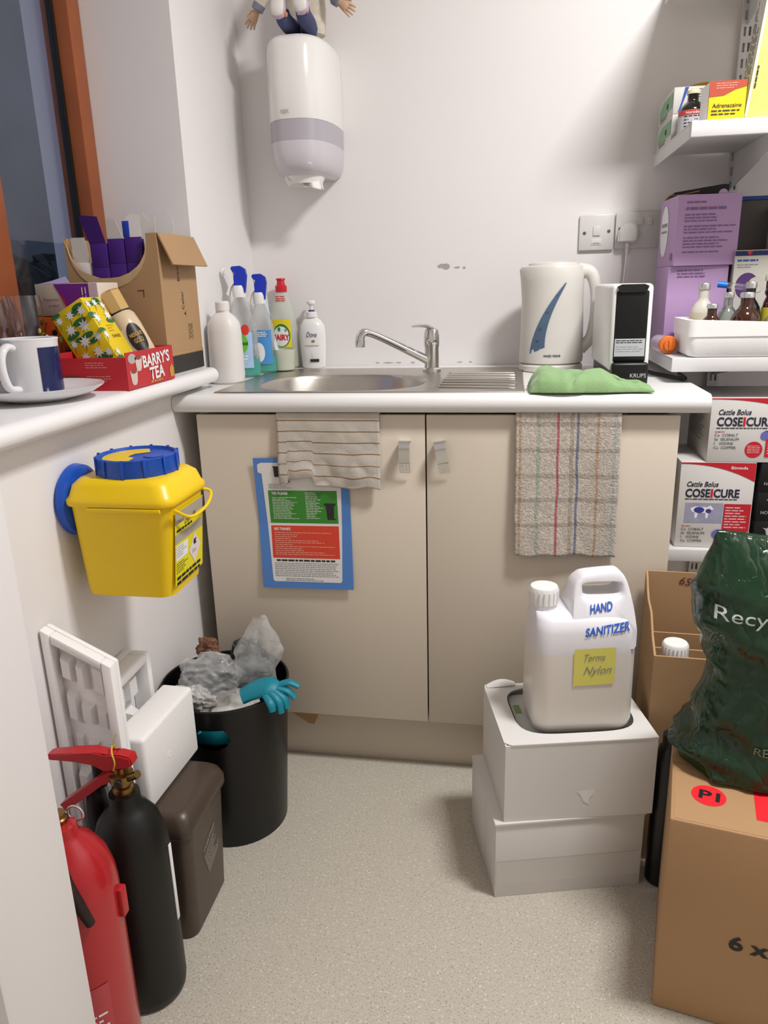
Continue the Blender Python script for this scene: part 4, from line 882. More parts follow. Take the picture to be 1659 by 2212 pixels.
# cartons behind the foam tray
t = thing('grey_carton', 'dark grey carton standing behind the lilac boxes on the shelf', 'carton', (1.205, -.110, .9585)); place('carton_body', box(B(), -.042, .048, -.05, .06, 0, .325, .001), mat('dark grey card', '57544f', .4, var=.1, vs=20), t); place('blue_top', box(B(), -.036, .045, -.045, .05, .3255, .335, .002), mat('blue cap card', '2c4f94', .5, var=.2, vs=40), t)
t = thing('dosage_carton', 'white carton with purple ring and orange dot behind the foam tray', 'carton', (1.192, -.215, .9585), R(-2)); place('carton_body', box(B(), -.036, .042, -.035, .035, 0, .216, .001), mat('beige white card', 'c4c0b6', .5, var=.03), t)
f = plane_fn((0, -.035, 0), (1, 0, 0), (0, 0, 1), .0007); pr_ = decal(t, 'purple_ring', mat('violet ring', '55366e', .5, var=.05), f, .048, .056, -.006, .140, 'oval'); decal(pr_, 'ring_gap', MATS['beige white card'], f, .036, .034, .014, .142, 'oval', .0003); decal(pr_, 'orange_dot', mat('orange dot', 'cf7a2c', .5, var=.05), f, .016, .018, .0, .141, 'oval', .0006)
decal(t, 'navy_band', mat('navy print', '1f2b5c', .5, var=0), f, .078, .010, .003, .209); decal(t, 'red_flash', MATS['red label'], f, .014, .010, -.006, .209, poly=[(-.5, .5), (.5, .5), (0, -.5)], k=.0003); lines(t, bl_p, f, .05, .006, 1, -.03, .196, th=.6); lines(t, grey_m, f, .05, .010, 2, -.03, .186, th=.3)
t = thing('striped_carton', 'white and blue printed carton beside the purple-ring carton', 'carton', (1.290, -.20, .9585), R(2)); place('carton_body', box(B(), -.046, .05, -.05, .05, 0, .31, .001), cartw, t)
f = plane_fn((0, -.05, 0), (1, 0, 0), (0, 0, 1), .0007); decal(t, 'blue_band', bl_p, f, .094, .018, .002, .232); lines(t, dark_m, f, .08, .12, 12, -.04, .215, th=.3); lines(t, dark_m, plane_fn((-.046, 0, 0), (0, 0, 1), (0, 1, 0), .0007), .08, .012, 1, .20, 0)
# foam tray with vials
ft = thing('foam_tray', 'white polystyrene tray of vials on the shelf', 'tray', (1.202, -.345, .9585))
def tray_loops(w, d, h, tk):
    bm = B(); loops(bm, [rrect(w-.008, d-.006, .014, 0), rrect(w-.002, d-.001, .016, .006), rrect(w, d, .016, h*.55), rrect(w+.002, d+.002, .016, h*.56), rrect(w+.002, d+.002, .016, h), rrect(w-tk, d-tk, .010, h), rrect(w-tk, d-tk, .010, .012)]); return bm
bm = tray_loops(.168, .082, .076, .012)
for v in bm.verts:
    if v.co.z > .07 and v.co.x > -.03 and v.co.y < 0: v.co.z -= .012*min(1, max(0, (v.co.x+.03)/.03))
place('tray_body', bm, foam_m, ft, 50)
TZ = .9585+.0125
cream_l = mat('cream label', 'd8cdb4', .5, var=.08, vs=60); yl = mat('yellow vial label', 'd8c63c', .45, var=.05)
vial((1.083, -.308, TZ), .025, .136, mat('milky glass', 'cfcabd', .15, var=.02), alu, 'milky vial with cream label and silver cap in the foam tray corner', cream_l, labh=.6)
vial((1.087, -.378, TZ), .0225, .094, amber_m, alu, 'amber vial with silver cap by the foam tray corner', None)
vial((1.128, -.338, TZ), .0215, .116, mat('greenish glass', 'b4bab2', .06, var=0, trans=.8), alu, 'clear vial with silver cap behind the amber vials', None)
vial((1.154, -.378, TZ), .029, .116, amber_m, alu, 'large amber vial with silver cap in the foam tray', None)
vial((1.176, -.318, TZ), .024, .136, dkglass_m, alu, 'dark vial with silver cap at the back of the foam tray', None)
yv = vial((1.222, -.318, TZ), .020, .152, amber_m, ivory, 'amber vial with ivory cap and yellow label', yl, neck=.8, labh=.6)
vial((1.213, -.378, TZ), .022, .098, mat('grey glass', 'a9b0b0', .1, var=0, trans=.5), ivory, 'small clear vial with yellow label at the tray front', yl)
vial((1.270, -.345, TZ), .026, .128, amber_m, alu, 'amber vial with yellow label at the far end of the foam tray', yl)
t = thing('syringe', 'clear syringe with blue end lying across the vials', 'syringe', (1.112, -.298, 1.104), rot=(0, R(8), R(-14)))
bm = B(); tube(bm, [(.02, 0, 0), (.085, 0, 0)], .006, 14); place('barrel', bm, clear_pl, t); bm = B(); tube(bm, [(.0, 0, 0), (.02, 0, 0)], .0068, 14); place('blue_end', bm, mat('bright blue plastic', '1d6fd0', .35, var=0), t); bm = B(); tube(bm, [(.085, 0, 0), (.105, 0, 0)], .003, 10); place('nozzle', bm, clear_pl, t)
t = thing('specimen_jar', 'clear jar with orange cap lying left of the foam tray', 'jar', (1.014, -.345, .9785), rot=(R(-90), 0, R(8)))
place('jar_body', lathe(B(), [(.017, .018), (.018, .022), (.018, .080), (.014, .084)], 28), mat('clear jar', 'cdb8cc', .15, var=0, alpha=.6), t); bm = B(); lathe(bm, [(.0, 0), (.012, .0), (.0125, .006), (.0165, .0065), (.0195, .008), (.0195, .018)], 28); place('cap', bm, mat('orange cap', 'd8702a', .4, var=.05), t); place('cap_rib', box(B(), -.003, .003, -.011, .011, -.004, .0, .001), MATS['orange cap'], t)
# cattle bolus boxes
bol_w = mat('bolus box white', 'd6d3d0', .45, var=.015); bol_r = mat('bolus red', 'c0202f', .45, var=.03); bol_b = mat('bolus blue', '3c3c92', .45, var=.1); letk = mat('letter navy', '2b2a3c', .45, var=0); lav = mat('lavender print', '9c9cb4', .5, var=.15, vs=40)
def bolus(loc, w, h, d, label, cow):
    t = thing('bolus_box', label, 'box', loc, 0, 'cattle bolus boxes'); 
    place('box_body', box(B(), 0, w, -d, 0, 0, h, .0012), bol_w, t)
    f = plane_fn((0, -d, 0), (1, 0, 0), (0, 0, 1), .0006); c = [(1, 1), (0, 1), (0, .985)]+[(x/10, .985-.20*(x/10)**2.2) for x in range(1, 11)]
    rw = decal(t, 'red_wave', bol_r, f, w*.995, h*.995, 0, 0, poly=c)
    text(rw, 'Bimeda', .009, white_ink, f, w*.78, h-.015, w=.034, bold=.01, k=.0003)
    a = h-(.055 if cow else .036); text(t, 'Cattle Bolus', .016, letk, f, .016, a, align='LEFT', w=.066, bold=.02, slant=.25)
    text(t, 'COSE', .026, letk, f, .014, a-.024, align='LEFT', w=.052, bold=.03); text(t, 'I', .026, MATS['red lettering'], f, .0695, a-.024, bold=.04); text(t, 'CURE', .026, letk, f, .073, a-.024, align='LEFT', w=.054, bold=.03)
    lines(t, dark_m, f, .112, .004, 1, .014, a-.028, th=.5, ragged=.02)
    z = a-.036
    if cow:
        pc = decal(t, 'photo_panel', lav, f, .080, .046, .056, z-.025)
        decal(pc, 'cow_body', white_lab, f, .050, .030, .052, z-.022, k=.0003, poly=[(-.5, .25), (-.3, .4), (.2, .35), (.35, .5), (.5, .2), (.36, .1), (.3, -.1), (.26, -.5), (.18, -.5), (.16, -.1), (-.15, -.1), (-.2, -.5), (-.28, -.5), (-.3, -.1), (-.42, 0)]); decal(pc, 'cow_patch', bol_b, f, .022, .014, .046, z-.018, 'oval', .0006); decal(pc, 'cow_patch', bol_b, f, .012, .010, .066, z-.020, 'oval', .0006)
        rp_ = decal(t, 'red_panel', bol_r, f, .056, .064, w-.030, z-.035, k=.0008); lines(rp_, mat('pink white print', 'e8b4b6', .5, var=0), f, .046, .052, 8, w-.055, z-.010, th=.42, k=.0011, ragged=.4)
        z -= .055
        bx_, bz_ = w-.042, z-.018
    else: bx_, bz_ = w-.038, z-.008
    lines(t, MATS['red print'], f, .022, .003, 1, .012, z, th=.6); 
    for i, s in enumerate(('Co  COBALT', 'Se  SELENIUM', 'I    IODINE', 'Cu  COPPER')): text(t, s, .0085, dark_m, f, .012, z-.011-.0092*i, align='LEFT')
    bm = B(); tube(bm, [(bx_-.022, -d-.0003, bz_), (bx_+.028, -d-.0003, bz_)], .011, 14, flat=1); 
    bm.free()
    bo = decal(t, 'bolus_print', bol_b, f, .070, .020, bx_, bz_, poly=[(-.5, .2), (-.4, .5), (.4, .5), (.5, .25), (.5, -.2), (.42, -.5), (-.38, -.45), (-.5, -.2)], k=.0004); decal(bo, 'bolus_end', mat('bolus end', '6a68b0', .45, var=.1), f, .018, .019, bx_-.028, bz_-.001, 'oval', .0007)
    if not cow:
        rc = decal(t, 'red_disc', bol_r, f, .036, .036, .094, z-.040, 'oval'); lines(rc, MATS['pink white print'], f, .026, .018, 5, .081, z-.031, th=.4, k=.0003, ragged=.2); rp_ = decal(t, 'red_panel', bol_r, f, .050, .040, .142, z-.036, k=.0006); lines(rp_, MATS['pink white print'], f, .042, .034, 6, .121, z-.018, th=.4, k=.0009, ragged=.2)
    fl_ = plane_fn((0, -d, 0), (0, -1, 0), (0, 0, 1), .0006); lines(t, grey_m, plane_fn((0, 0, 0), (0, -1, 0), (0, 0, 1), .0006), d*.7, h*.5, 14, d*.12, h*.75, th=.35)
bolus((1.046, -.215, .5345), .156, .197, .195, 'upright white cattle bolus box with cow picture on the shelf', True)
bolus((1.097, -.215, .7320), .180, .140, .195, 'landscape white cattle bolus box lying on the upright one', False)
nb = mat('black carton', '17181a', .4, var=.05); cowg = mat('cow head grey', 'b9b9bb', .5, var=.1)
for i in range(3):
    t = thing('black_carton', ('bottom', 'middle', 'top')[i]+' black carton with white cow head of the stack beside the bolus box', 'carton', (1.212, -.23, .5345+i*.0655), 0, 'black cow-head cartons')
    place('carton_body', box(B(), 0, .16, -.18, 0, 0, .065, .001), nb, t); f = plane_fn((0, -.18, 0), (1, 0, 0), (0, 0, 1), .0006)
    decal(t, 'cow_head', cowg, f, .026, .020, .030, .042, poly=[(-.5, .4), (-.2, .3), (0, .5), (.2, .3), (.5, .4), (.25, .12), (.16, -.4), (0, -.5), (-.16, -.4), (-.25, .12)]); text(t, 'NOVIMOLI', .010, cowg, f, .032, .016, w=.046)
place('display_cap', lathe(B(), [(.030, 0), (.032, .003), (.028, .012), (.0, .013)], 28, c=(1.262, -.360, .7315)), black_pl, label='round black cap on the black cartons', cat='cap')

# ------------------------------------------------------------------ floor, right side
def wbox(name, label, fl, rz, w, d, h, z):
    return thing(name, label, 'box', (fl[0], fl[1], z), rz, 'white cardboard boxes')
t = wbox('white_box', 'lower white cardboard box standing on the floor', (.664, -.937), R(14.5), .283, .21, .166, 0)
place('box_body', box(B(), 0, .283, 0, .212, 0, .160, .0012), paperw_m, t); place('box_lid', box(B(), -.002, .285, -.002, .214, .1602, .166, .001), paperw_m, t)
f = plane_fn((0, 0, 0), (1, 0, 0), (0, 0, 1), .0006); decal(t, 'tape_edge', mat('clear tape', 'd6d2cc', .15, var=.02), f, .279, .052, .1415, .054); place('side_flap', box(B(), -.0012, .0, .09, .2115, .002, .158, .0004), paperw_m, t)
t = wbox('white_box', 'upper white cardboard box with cut-out top under the jerrycan', (.678, -.930), R(12.6), .278, .21, .163, .1665)
for n_, a in (('front_wall', (0, .278, 0, .003)), ('back_wall', (0, .278, .209, .212)), ('side_wall', (0, .003, .003, .209)), ('side_wall', (.275, .278, .003, .209))): place(n_, box(B(), *a, 0, .1595), paperw_m, t)
place('box_floor', box(B(), .003, .275, .003, .209, 0, .003), paperw_m, t)
bm = B(); n = 72; hx_, hy_ = .146, .112
def sup(a, kx, ky, e=4.2):
    ca, sa = math.cos(a), math.sin(a); r = 1/((abs(ca)/kx)**e+(abs(sa)/ky)**e)**(1/e); return hx_+r*ca, hy_+r*sa
i1 = [(*sup(2*PI*i/n, .112, .085), .1625) for i in range(n)]; o1 = [(*rect_pt(2*PI*(i+.0001)/n, hx_, hy_, -.001, .279, -.001, .213), .1625) for i in range(n)]
loops(bm, [[(x, y, .1598) for x, y, z in i1], i1, o1, [(x, y, .1598) for x, y, z in o1], [(x, y, .1598) for x, y, z in i1]], False, False); place('cut_out_top', bm, paperw_m, t, 20)
place('inner_pack', box(B(), .040, .240, .050, .195, .004, .150, .006), mat('inner wrap', 'c9cdca', .3, var=.08, vs=30), t); decal(t, 'green_print', mat('green leaf print', '7fa05a', .5, var=.1), plane_fn((0, 0, .150), (1, 0, 0), (0, 1, 0), .0006), .012, .030, .052, .135)
bm = B(); sheet(bm, lambda u, v: V((.004+.058*u, .1985+.012*v, .1632+.010*math.sin(PI*u)*v+.004*u)), 8, 3, .002); place('curled_flap', bm, paperw_m, t, 60)
tpm = mat('torn tape', 'efedea', .2, var=.05); decal(t, 'torn_tape', tpm, plane_fn((0, 0, 0), (1, 0, 0), (0, 0, 1), .0006), .034, .034, .150, .045, poly=[(-.5, .4), (.5, .5), (.4, .1), (.2, -.1), (.25, -.5), (-.1, -.3), (-.2, .0)])
# jerrycan
jg = thing('jerrycan', 'translucent plastic jerrycan of hand sanitizer on the white boxes', 'jerrycan', (.807, -.801, .3172), R(11))
jm = mat('translucent HDPE', 'e8e6ea', .3, var=.01, sss=.15); jl = mat('liquid HDPE', 'eae4db', .3, var=.02, sss=.15)
bm = B(); loops(bm, [rrect(.080, .052, .026, 0), rrect(.089, .059, .028, .006), rrect(.093, .062, .028, .025), rrect(.092, .0615, .028, .165)], True, False); lowb = place('liquid_part', bm, jl, jg, 60)
bm = B(); loops(bm, [rrect(.092, .0615, .028, .165), rrect(.091, .061, .028, .205), rrect(.086, .053, .028, .224, ox=-.002), rrect(.068, .036, .022, .234, ox=-.020)], False, True)
place('upper_part', bm, jm, jg, 60)
sil = [(-.030, .165), (-.030, .200), (-.027, .240), (-.020, .276), (-.010, .292), (.004, .299), (.052, .303), (.066, .300), (.075, .288), (.082, .262), (.087, .232), (.089, .205), (.089, .165)]
sil = [sil[0]]+[(p.x, p.y) for p in smoothp([(x, z, 0) for x, z in sil[1:-1]], 5)]+[sil[-1]]
hc = V((.030, .273)); hol = []; out = []; NJ = 120
def ray(poly, c, d):
    best = 9
    for p, q in zip(poly, poly[1:]+poly[:1]):
        ex, ez = q[0]-p[0], q[1]-p[1]; den = d[0]*ez-d[1]*ex
        if abs(den) < 1e-12: continue
        t_ = ((p[0]-c[0])*ez-(p[1]-c[1])*ex)/den; u_ = ((p[0]-c[0])*d[1]-(p[1]-c[1])*d[0])/den
        if t_ > 0 and -1e-6 <= u_ <= 1+1e-6: best = min(best, t_)
    return best
def jd(z): return .0585 if z < .20 else (.0585-.0205*(z-.20)/.05 if z < .25 else .038-.022*(z-.25)/.054)
for i in range(NJ):
    a = 2*PI*i/NJ; ca, sa = math.cos(a), math.sin(a); r_ = ray(sil, hc, (ca, sa)); out.append((hc.x+ca*r_, hc.y+sa*r_))
    e = 4; rh = 1/((abs(ca)/.033)**e+(abs(sa)/.0125)**e)**(1/e); hol.append((hc.x+ca*rh, hc.y+sa*rh))
def rj(pts, sgn, ins=0, k=1): return [(hc.x+(x-hc.x)*(1-ins), sgn*jd(z)*k, hc.y+(z-hc.y)*(1-ins)) for x, z in pts]
mid = [((a[0]*.45+b_[0]*.55), (a[1]*.45+b_[1]*.55)) for a, b_ in zip(out, hol)]
bm = B(); loops(bm, [rj(hol, 0), rj(hol, -1, -.04, .7), rj(hol, -1, -.12, .92), rj(mid, -1), rj(out, -1, .05), rj(out, -1, .015, .9), rj(out, -1, 0, .6), rj(out, 0), rj(out, 1, 0, .6), rj(out, 1, .015, .9), rj(out, 1, .05), rj(mid, 1), rj(hol, 1, -.12, .92), rj(hol, 1, -.04, .7), rj(hol, 0)], False, False)
bmesh.ops.remove_doubles(bm, verts=bm.verts, dist=1e-5); place('handle', bm, jm, jg, 60)
place('neck', lathe(B(), [(.026, .222), (.024, .240), (.024, .246)], 24, c=(-.068, 0, 0)), jm, jg)
bm = B(); lathe(bm, [(.0262, .243), (.0262, .270), (.024, .274), (0, .275)], 32, c=(-.068, 0, 0)); cp = place('cap', bm, white_pl, jg, 40)
for i in range(18): place('cap_rib', box(B(), -.001, .001, -.0012, .0012, .245, .268, M=Mx.Translation((-.068+.0262*math.cos(i*PI/9), .0262*math.sin(i*PI/9), 0)) @ Mx.Rotation(i*PI/9, 4, 'Z')), white_pl, cp)
def front_fn(objs, xo, zc, off=.0009):
    """lay lettering on the front (-Y) of built surfaces"""
    from mathutils.bvhtree import BVHTree
    vs, fs = [], []
    for o in objs:
        n0 = len(vs); vs += [v.co.copy() for v in o.data.vertices]; fs += [[n0+i for i in p.vertices] for p in o.data.polygons]
    tree = BVHTree.FromPolygons(vs, fs)
    def f(s_, t_, k=0):
        ys = [h[0].y for h in (tree.ray_cast(V((xo+s_+a, -.5, zc+t_+b_)), V((0, 1, 0))) for a in (-.002, 0, .002) for b_ in (-.002, 0, .002)) if h[0]]
        return V((xo+s_, (min(ys) if ys else -.06)-off-k, zc+t_))
    return f
jobs = [o for o in jg.children if o.name.split('.')[0] in ('handle', 'upper_part', 'liquid_part')]
text(jg, 'HAND', .021, blue_ink, front_fn(jobs, .028, .2375), -.002, 0, w=.042, bold=.02, slant=.3, rot=R(7)); text(jg, 'SANITIZER', .021, blue_ink, front_fn(jobs, .033, .2035), 0, 0, w=.080, bold=.02, slant=.3, rot=R(7))
note = decal(jg, 'sticky_note', mat('sticky note', 'e4dc6e', .7, var=.02), plane_fn((.012, -.0625, .140), (1, 0, .03), (0, 0, 1), .0008), .074, .072)
nf = plane_fn((.012, -.0625, .140), (1, 0, .03), (0, 0, 1), .0012); text(note, 'Terms', .020, grey_m, nf, 0, .012, w=.038, slant=.35); text(note, 'Nylon', .022, grey_m, nf, .006, -.014, w=.050, slant=.35)
# brown carton with a white-capped container
t = thing('cardboard_box', 'open brown cardboard box holding a white-capped container beside the cabinet', 'box', (1.040, -.690, 0), R(-3))
for n_, a, h in (('front_wall', (-.09, .11, -.110, -.106), .452), ('back_wall', (-.09, .11, .086, .09), .545), ('side_wall', (-.09, -.086, -.106, .086), .47), ('side_wall', (.106, .11, -.106, .086), .46)):
    if n_ == 'side_wall' and a[0] < 0:
        bm = B(); prism(bm, [(-.106, 0), (.086, 0), (.086, .545), (.070, .535), (.055, .520), (.03, .505), (-.02, .500), (-.06, .470), (-.106, .452)], (-.09, 0, 0), (0, 1, 0), (0, 0, 1), (.004, 0, 0)); place(n_, bm, card_m, t, 0)
    else: place(n_, box(B(), *a, 0, h), card_m if n_ != 'back_wall' else card_in, t)
place('box_floor', box(B(), -.086, .106, -.106, .086, 0, .004), card_in, t); place('inner_flap', box(B(), -.084, .104, -.020, -.016, .004, .425), card_in, t); place('inner_flap', box(B(), -.084, .104, .03, .034, .004, .435), card_in, t)
text(t, '6SS402', .024, mat('dark red ink', '6e2028', .6, var=0), plane_fn((.01, .086, .515), (1, 0, 0), (0, 0, 1), .0008), 0, 0, w=.07, slant=.2, rot=R(-8))
t = thing('capped_container', 'white container with ribbed screw cap inside the open brown box', 'container', (.990, -.752, .0265))
place('container_body', lathe(B(), [(.030, -.0215), (.035, .004), (.035, .36), (.028, .385), (.022, .392), (.022, .398)], 28), jm, t); cp = place('cap', lathe(B(), [(.0255, .396), (.0255, .405), (.0235, .407), (.0235, .432), (.021, .435), (0, .4355)], 32), white_pl, t, 40)
for i in range(20): place('cap_rib', box(B(), -.0008, .0008, -.001, .001, .408, .430, M=Mx.Translation((.0235*math.cos(i*PI/10), .0235*math.sin(i*PI/10), 0)) @ Mx.Rotation(i*PI/10, 4, 'Z')), white_pl, cp)
t = thing('black_canister', 'narrow black canister standing between the brown cardboard boxes', 'canister', (.978, -.846, 0)); place('canister_body', lathe(B(), [(.024, 0), (.027, .004), (.027, .27), (.020, .295), (.014, .300)], 28), black_pl, t); place('cap', lathe(B(), [(.016, .300), (.016, .322), (0, .323)], 20), black_matt, t)
# large brown carton P1
pb = thing('cardboard_carton', 'large closed brown carton with red round sticker on the floor', 'carton', (.918, -1.126, 0), R(-12))
CW, CD, CH = .45, .25, .357
place('carton_body', box(B(), 0, CW, 0, CD, 0, CH, .004, seg=2), mat('carton brown', 'b08a62', .7, var=.04, vs=6, bump=.06, bs=80), pb)
f = plane_fn((0, 0, CH), (1, 0, 0), (0, 1, 0), .0007); ds = mat('fluorescent red', 'f0222e', .5, var=.03)
s_ = decal(pb, 'round_sticker', ds, f, .050, .050, .054, .073, 'oval'); text(s_, 'P1', .030, ink_m, f, .054, .063, w=.030, bold=.03, k=.0004, rot=R(-6))
decal(pb, 'red_label', ds, f, .10, .085, .168, .080); decal(pb, 'packing_tape', mat('brown tape', 'b8946a', .15, var=.03), f, CW, .05, CW/2, .17)
place('lid_flap', box(B(), .006, CW-.004, .004, .122, CH-.0005, CH+.0004), MATS['carton brown'], pb)
text(pb, '6 x 12', .034, ink_m, plane_fn((0, 0, 0), (1, 0, 0), (0, 0, 1), .0008), .098, .152, align='LEFT', w=.105, bold=.03)
# green plastic bag slumped on it
bg = thing('plastic_bag', 'dark green recycling bag slumped on the large brown carton', 'bag', (1.12, -.955, CH+.001))
bagm = mat('green bag film', '15361f', .2, var=.25, vs=7, coat=.1)
rg = []; prof = [(0, .150, .095, .02), (.006, .168, .108, .01), (.03, .170, .100, .0), (.08, .145, .090, .005), (.15, .135, .085, .005), (.20, .132, .080, .0), (.25, .138, .074, -.010), (.30, .138, .062, -.016), (.345, .134, .040, -.018), (.372, .126, .018, -.018), (.384, .120, .005, -.018)]
nb_ = 96
for z, w, d, ox in [(a[0]+(b_[0]-a[0])*k/4, *[a[j]+(b_[j]-a[j])*k/4 for j in (1, 2, 3)]) for a, b_ in zip(prof, prof[1:]) for k in range(4)]+[prof[-1]]:
    ring_ = []
    for i in range(nb_):
        a = 2*PI*i/nb_; ca, sa = math.cos(a), math.sin(a); x = w*math.copysign(abs(ca)**.8, ca); y = d*math.copysign(abs(sa)**.8, sa)
        k_ = 1+(0 if z < .005 else 1)*(.07*fbm((x*7, y*7, z*9+3))-.20*abs(fbm((x*8+z*10, y*7, z*16-x*9)))-.10*abs(fbm((x*14-z*17, y*12, z*22+x*10)))+.065)
        ring_.append((ox+x*k_, y*k_-.0, z+(.012*fbm((x*14, 3, 1)) if z > .3 else 0)-.03*max(0, ca)*(z/.38)))
    rg.append(ring_)
def crease(m, sc, st):
    nt = m.node_tree; N = nt.nodes; L = nt.links; tc = N.new('ShaderNodeTexCoord'); mp = N.new('ShaderNodeMapping'); mp.inputs['Scale'].default_value = sc; mp.inputs['Rotation'].default_value = (.3, .95, .3)
    nz = N.new('ShaderNodeTexNoise'); nz.inputs['Scale'].default_value = 1; nz.inputs['Detail'].default_value = 3; L.new(tc.outputs['Object'], mp.inputs[0]); L.new(mp.outputs[0], nz.inputs['Vector'])
    a1 = N.new('ShaderNodeMath'); a1.operation = 'SUBTRACT'; a1.inputs[1].default_value = .5; a2 = N.new('ShaderNodeMath'); a2.operation = 'ABSOLUTE'; a3 = N.new('ShaderNodeMath'); a3.operation = 'POWER'; a3.inputs[1].default_value = .6
    L.new(nz.outputs['Fac'], a1.inputs[0]); L.new(a1.outputs[0], a2.inputs[0]); L.new(a2.outputs[0], a3.inputs[0])
    bp = N.new('ShaderNodeBump'); bp.inputs['Strength'].default_value = st; bp.inputs['Distance'].default_value = .012; L.new(a3.outputs[0], bp.inputs['Height']); L.new(bp.outputs['Normal'], N['Principled BSDF'].inputs['Normal'])
crease(bagm, (24, 12, 12), .65); crease(film_m, (14, 14, 18), .6)
bm = B(); loops(bm, rg); bo = place('bag_film', bm, bagm, bg, 180)
def bagfn(zc, xo):
    """project lettering on to the bulging front of the bag"""
    from mathutils.bvhtree import BVHTree
    me = bo.data; tree = BVHTree.FromPolygons([v.co for v in me.vertices], [p.vertices for p in me.polygons])
    def f(s, t, k=0):
        h = tree.ray_cast(V((xo+s, -.5, zc+t)), V((0, 1, 0)))
        return (h[0] if h[0] else V((xo+s, -.08, zc+t)))+V((0, -.0012-k, 0))
    return f
text(bg, 'Recycle', .030, mat('bag white print', 'c8d2cc', .4, var=.1, vs=60), bagfn(.268, -.085), -.052, .0, align='LEFT', w=.112, rot=R(-3))
text(bg, 'RECYCLING', .020, mat('bag grey print', '6f8a78', .4, var=.1, vs=60), bagfn(.062, -.035), -.035, 0, align='LEFT', w=.10)
fb = bagfn(.165, -.028)
decal(bg, 'white_leaf_print', MATS['bag white print'], lambda s, t, k=0: fb(s, t, k+.001), .040, .060, .0, .0, poly=[(-.5, -.5), (-.45, 0), (-.1, .42), (.5, .5), (.45, 0), (0, -.2), (-.3, -.55)])

# ------------------------------------------------------------------ floor, left side
wbn = thing('waste_bin', 'round black plastic waste bin with cut-out grip beside the cabinet', 'bin', (.092, -.771, 0))
bm = B(); nA, nZ, HB_ = 160, 80, .332
def binp(a, z, inn=0):
    r = .110+.021*(z/HB_)-inn; return V((r*math.cos(a), r*math.sin(a), z))
ac = R(-84); zc_ = .270
def hole(i, j):
    a = 2*PI*(i+.5)/nA; z = HB_*(j+.5)/nZ; d = (a-ac+PI) % (2*PI)-PI; s = d*.128/.036; t_ = (z-zc_)/.026
    return (s*s+t_*t_ < 1) and t_ < .75
for inn in (0, .003):
    g = [[bm.verts.new(binp(2*PI*i/nA, HB_*j/nZ+(.002 if inn and j == 0 else 0), inn)) for j in range(nZ+1)] for i in range(nA)]
    for i in range(nA):
        for j in range(nZ):
            if not hole(i, j): bm.faces.new((g[i][j], g[(i+1) % nA][j], g[(i+1) % nA][j+1], g[i][j+1]))
    bm.faces.new([g[i][0] for i in range(nA)])
    if inn == 0: g0 = g
for i in range(nA): bm.faces.new((g0[i][nZ], g0[(i+1) % nA][nZ], g[(i+1) % nA][nZ], g[i][nZ]))
place('bin_wall', bm, black_pl, wbn, 40)
place('rim', (lambda b: (tube(b, [binp(2*PI*i/48, HB_) for i in range(49)], .0028, 8), b)[1])(B()), black_pl, wbn)
def crumple(name, label, cat, c, r, m, seed, amp=.35, fr=2.2, seg=48, cut=None):
    bm = B(); bmesh.ops.create_icosphere(bm, subdivisions=5, radius=1)
    for v in bm.verts:
        p = v.co.copy(); n_ = 1+amp*.8*fbm(p*fr*.8+V((seed, 0, 0)))+amp*.45*(1-abs(fbm(p*fr*1.3+V((0, seed, 0)))))**3-.15+amp*.10*fbm(p*fr*3+V((seed, seed, 0)))
        q = V((p.x*r[0], p.y*r[1], p.z*r[2]))*n_
        v.co = q+V(c)
        if cut: v.co = cut(v.co)
    return place(name, bm, m, label=label, cat=cat, smooth=180)
def in_bin(co, R_=.112, zr=.325):
    d = V((co.x-.092, co.y+.771, 0)); lim = R_-.003 if co.z < zr+.012 else R_+.03
    if d.length > lim: d *= lim/d.length
    return V((.092+d.x, -.771+d.y, max(co.z, .16)))
crumple('crumpled_film', 'clear crumpled plastic film filling the waste bin', 'film', (.062, -.785, .350), (.070, .042, .044), film_m, 3.3, .40, cut=in_bin)
crumple('crumpled_wrapper', 'silver-grey crumpled wrapper at the bin rim by the foam block', 'wrapper', (.058, -.857, .334), (.046, .020, .028), mat('grey wrapper', 'b4b2ae', .25, var=.2, vs=25, bump=.4, bs=70), 8.1, .5, cut=in_bin)
crumple('dark_rubbish_bag', 'dark blue-grey rubbish at the back of the waste bin', 'bag', (.120, -.697, .330), (.050, .026, .060), mat('dark film', '33363c', .3, var=.3, vs=30), 5.2, .4, cut=in_bin)
crumple('white_rubbish', 'crumpled white tissue in the waste bin', 'tissue', (.095, -.765, .248), (.080, .066, .044), mat('crumpled tissue', 'd6d2ce', .8, var=.1, vs=30), 6.6, .3, cut=in_bin)
crumple('brown_paper', 'scrap of brown wrapper sticking out of the bin by the wall', 'paper', (.034, -.712, .372), (.024, .013, .026), mat('brown wrapper', '7a5340', .6, var=.3, vs=40), 2.2, .5)
# tall translucent bag rising from the bin
bm = B()
def tb(u, v):
    a = 2*PI*u; w = (.045, .050, .040, .016)[min(3, int(v*3))]; k_ = v*3-int(min(v*3, 2.999)); ws = (.042, .056, .050, .016); i = min(2, int(v*3)); w = ws[i]+(ws[i+1]-ws[i])*(v*3-i)
    x = .158+.024*v+w*.85*math.cos(a)*(1+.3*fbm((math.cos(a)*2, math.sin(a)*2, v*5))); y = -.776+w*.46*math.sin(a)*(1+.4*fbm((math.cos(a)*3, math.sin(a)*3, v*4+5)))
    return V((x, y, .325+.160*v+.012*fbm((u*4, v*3, 2))))
gr = [[bm.verts.new(tb(i/40, j/24)) for j in range(25)] for i in range(40)]
for i in range(40):
    for j in range(24): bm.faces.new((gr[i][j], gr[(i+1) % 40][j], gr[(i+1) % 40][j+1], gr[i][j+1]))
place('clear_bag', bm, film_m, label='clear plastic bag standing up out of the waste bin', cat='bag', smooth=180)
